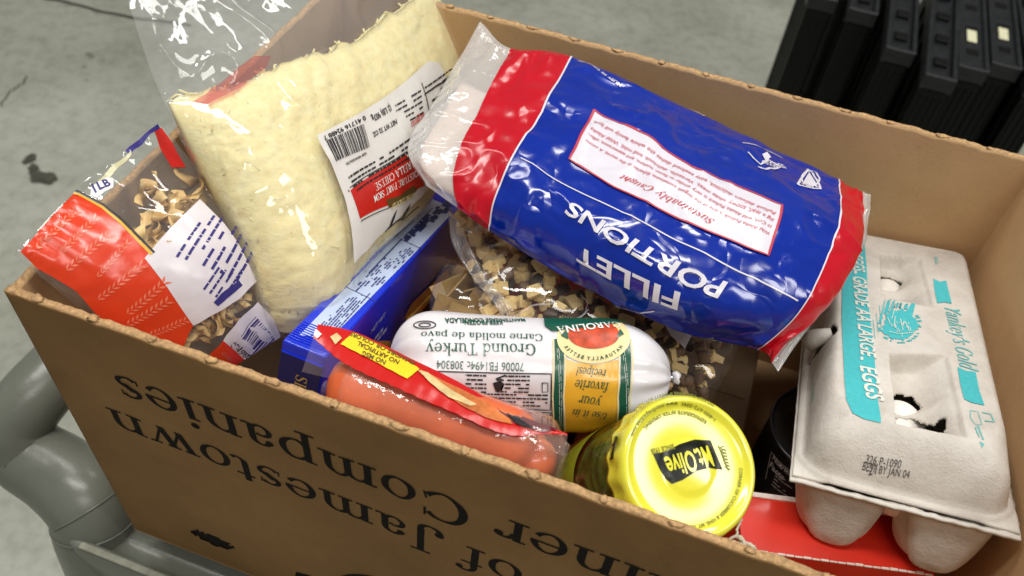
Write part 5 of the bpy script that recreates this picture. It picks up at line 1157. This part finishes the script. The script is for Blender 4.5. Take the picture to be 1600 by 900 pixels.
# teal print
D = Dec(); poly_px(D, S, [(1321, 373), (1350, 374), (1354, 420), (1356, 470), (1362, 520), (1368, 580), (1372, 630), (1376, 661), (1350, 655), (1332, 646), (1322, 625), (1319, 590), (1315, 500), (1316, 430)], .0005, .003)
poly_px(D, S, [(1458, 436), (1468, 441), (1478, 439), (1482, 456), (1487, 475), (1475, 473), (1464, 474), (1460, 454)], .0005, .003); poly_px(D, S, [(1496, 574), (1508, 580), (1524, 582), (1530, 612), (1538, 634), (1518, 630), (1506, 624), (1500, 600)], .0005, .003)
c = (1406, 506)
em = [(c[0] + (27 + 5 * math.sin(a * 5 + 1) * .5 + random.Random(int(a * 9)).uniform(-3.5, 3)) * math.cos(a), c[1] + 2 + (24 + random.Random(int(a * 11)).uniform(-3.5, 2.5)) * math.sin(a)) for a in np.linspace(0, 2 * math.pi, 60)[:-1]]
poly_px(D, S, em, .0005, .003)
for k in range(34):
    rr_ = random.Random(k); a = rr_.uniform(0, 6.28); x_, y_ = c[0] + 32 * math.cos(a), c[1] + 3 + 27 * math.sin(a); s_ = rr_.uniform(1, 3.5); poly_px(D, S, [(x_ - s_, y_ - 1), (x_ + s_, y_ - .6), (x_ + s_ * .9, y_ + 1), (x_ - s_, y_ + .8)], .0005 + k * .000004, .01)
for k, (y0, y1) in enumerate(((500, 530), (490, 520), (478, 512))): line_px(D, S, [(1364 + k * 5, y0), (1367 + k * 5, y1)], .0005, .0005)
D.link('teal_print', M['teal'], ec)
D = Dec()      # bare pulp left between the teal strokes of the ship emblem
for k in range(26):
    rr_ = random.Random(k + 50); a = rr_.uniform(0, 6.28); b_ = rr_.uniform(.1, .8); x_, y_ = c[0] + 27 * b_ * math.cos(a), c[1] + 3 + 22 * b_ * math.sin(a); s_ = rr_.uniform(1.5, 5)
    if not (x_ > 1404 and y_ < 502): line_px(D, S, [(x_, y_ - s_ * .5), (x_ + rr_.uniform(-1, 2), y_ + s_ * .6)], .0005, .0009 + k * .00001)
for q in ([(1398, 496), (1396, 512), (1404, 518)], [(1406, 500), (1410, 518)], [(1414, 505), (1420, 520)], [(1388, 520), (1404, 524), (1424, 522)], [(1386, 498), (1390, 508)]): line_px(D, S, q, .0007, .0012)
D.link('emblem_gaps', M['pulp_print'], ec)
D = Dec(); text_px(D, S, '12 EGGS', (1327, 386), (1333, 424), font=1, shear=.15, hs=1.45, off=.0010, maxlen=.004); text_px(D, S, 'GRADE AA LARGE', (1332, 432), (1345, 556), font=1, shear=.15, hs=1.3, off=.0010, maxlen=.004); text_px(D, S, 'EGGS', (1343, 572), (1354, 624), font=1, shear=.15, hs=1.25, off=.0010, maxlen=.004)
for p in ((1336, 427), (1346, 562)): poly_px(D, S, [(p[0] + 2.6 * math.cos(a), p[1] + 3 * math.sin(a)) for a in np.linspace(0, 6.28, 12)[:-1]], .0010)
D.link('band_lettering', M['pulp_print'], ec)
D = Dec(); text_px(D, S, "Yankey's Gold", (1475, 478), (1500, 574), font='serif', shear=.3, hs=1.5, off=.0005)
line_px(D, S, [(1516, 642), (1528, 644), (1534, 664), (1524, 664), (1516, 654)], .0006, .0005, True); line_px(D, S, [(1534, 645), (1548, 648), (1553, 660), (1538, 658)], .0010, .0005)
greek(D, S, (1524, 668), (1532, 690), (1528, 666), 2, .4, 3, .0005); poly_px(D, S, [(1530, 690), (1538, 694), (1534, 700)], .0005); greek(D, S, (1463, 402), (1466, 414), (1460, 402), 2, .5, 3, .0005)
greek(D, S, (1272, 590), (1274, 628), (1262, 592), 5, .22, 7, .0005, .5)
D.link('thin_teal_print', M['teal_thin'], ec)
D = Dec(); text_px(D, S, '326 P-1090', (1351, 722), (1407, 731), font=0, hs=.6, off=.0006); text_px(D, S, 'BEST BY JAN 04', (1346, 733), (1420, 747), font=0, hs=.6, off=.0006); text_px(D, S, '21', (1358, 745), (1369, 748), font=0, hs=.6, off=.0006); D.link('date_print', M['grey_print'], ec)
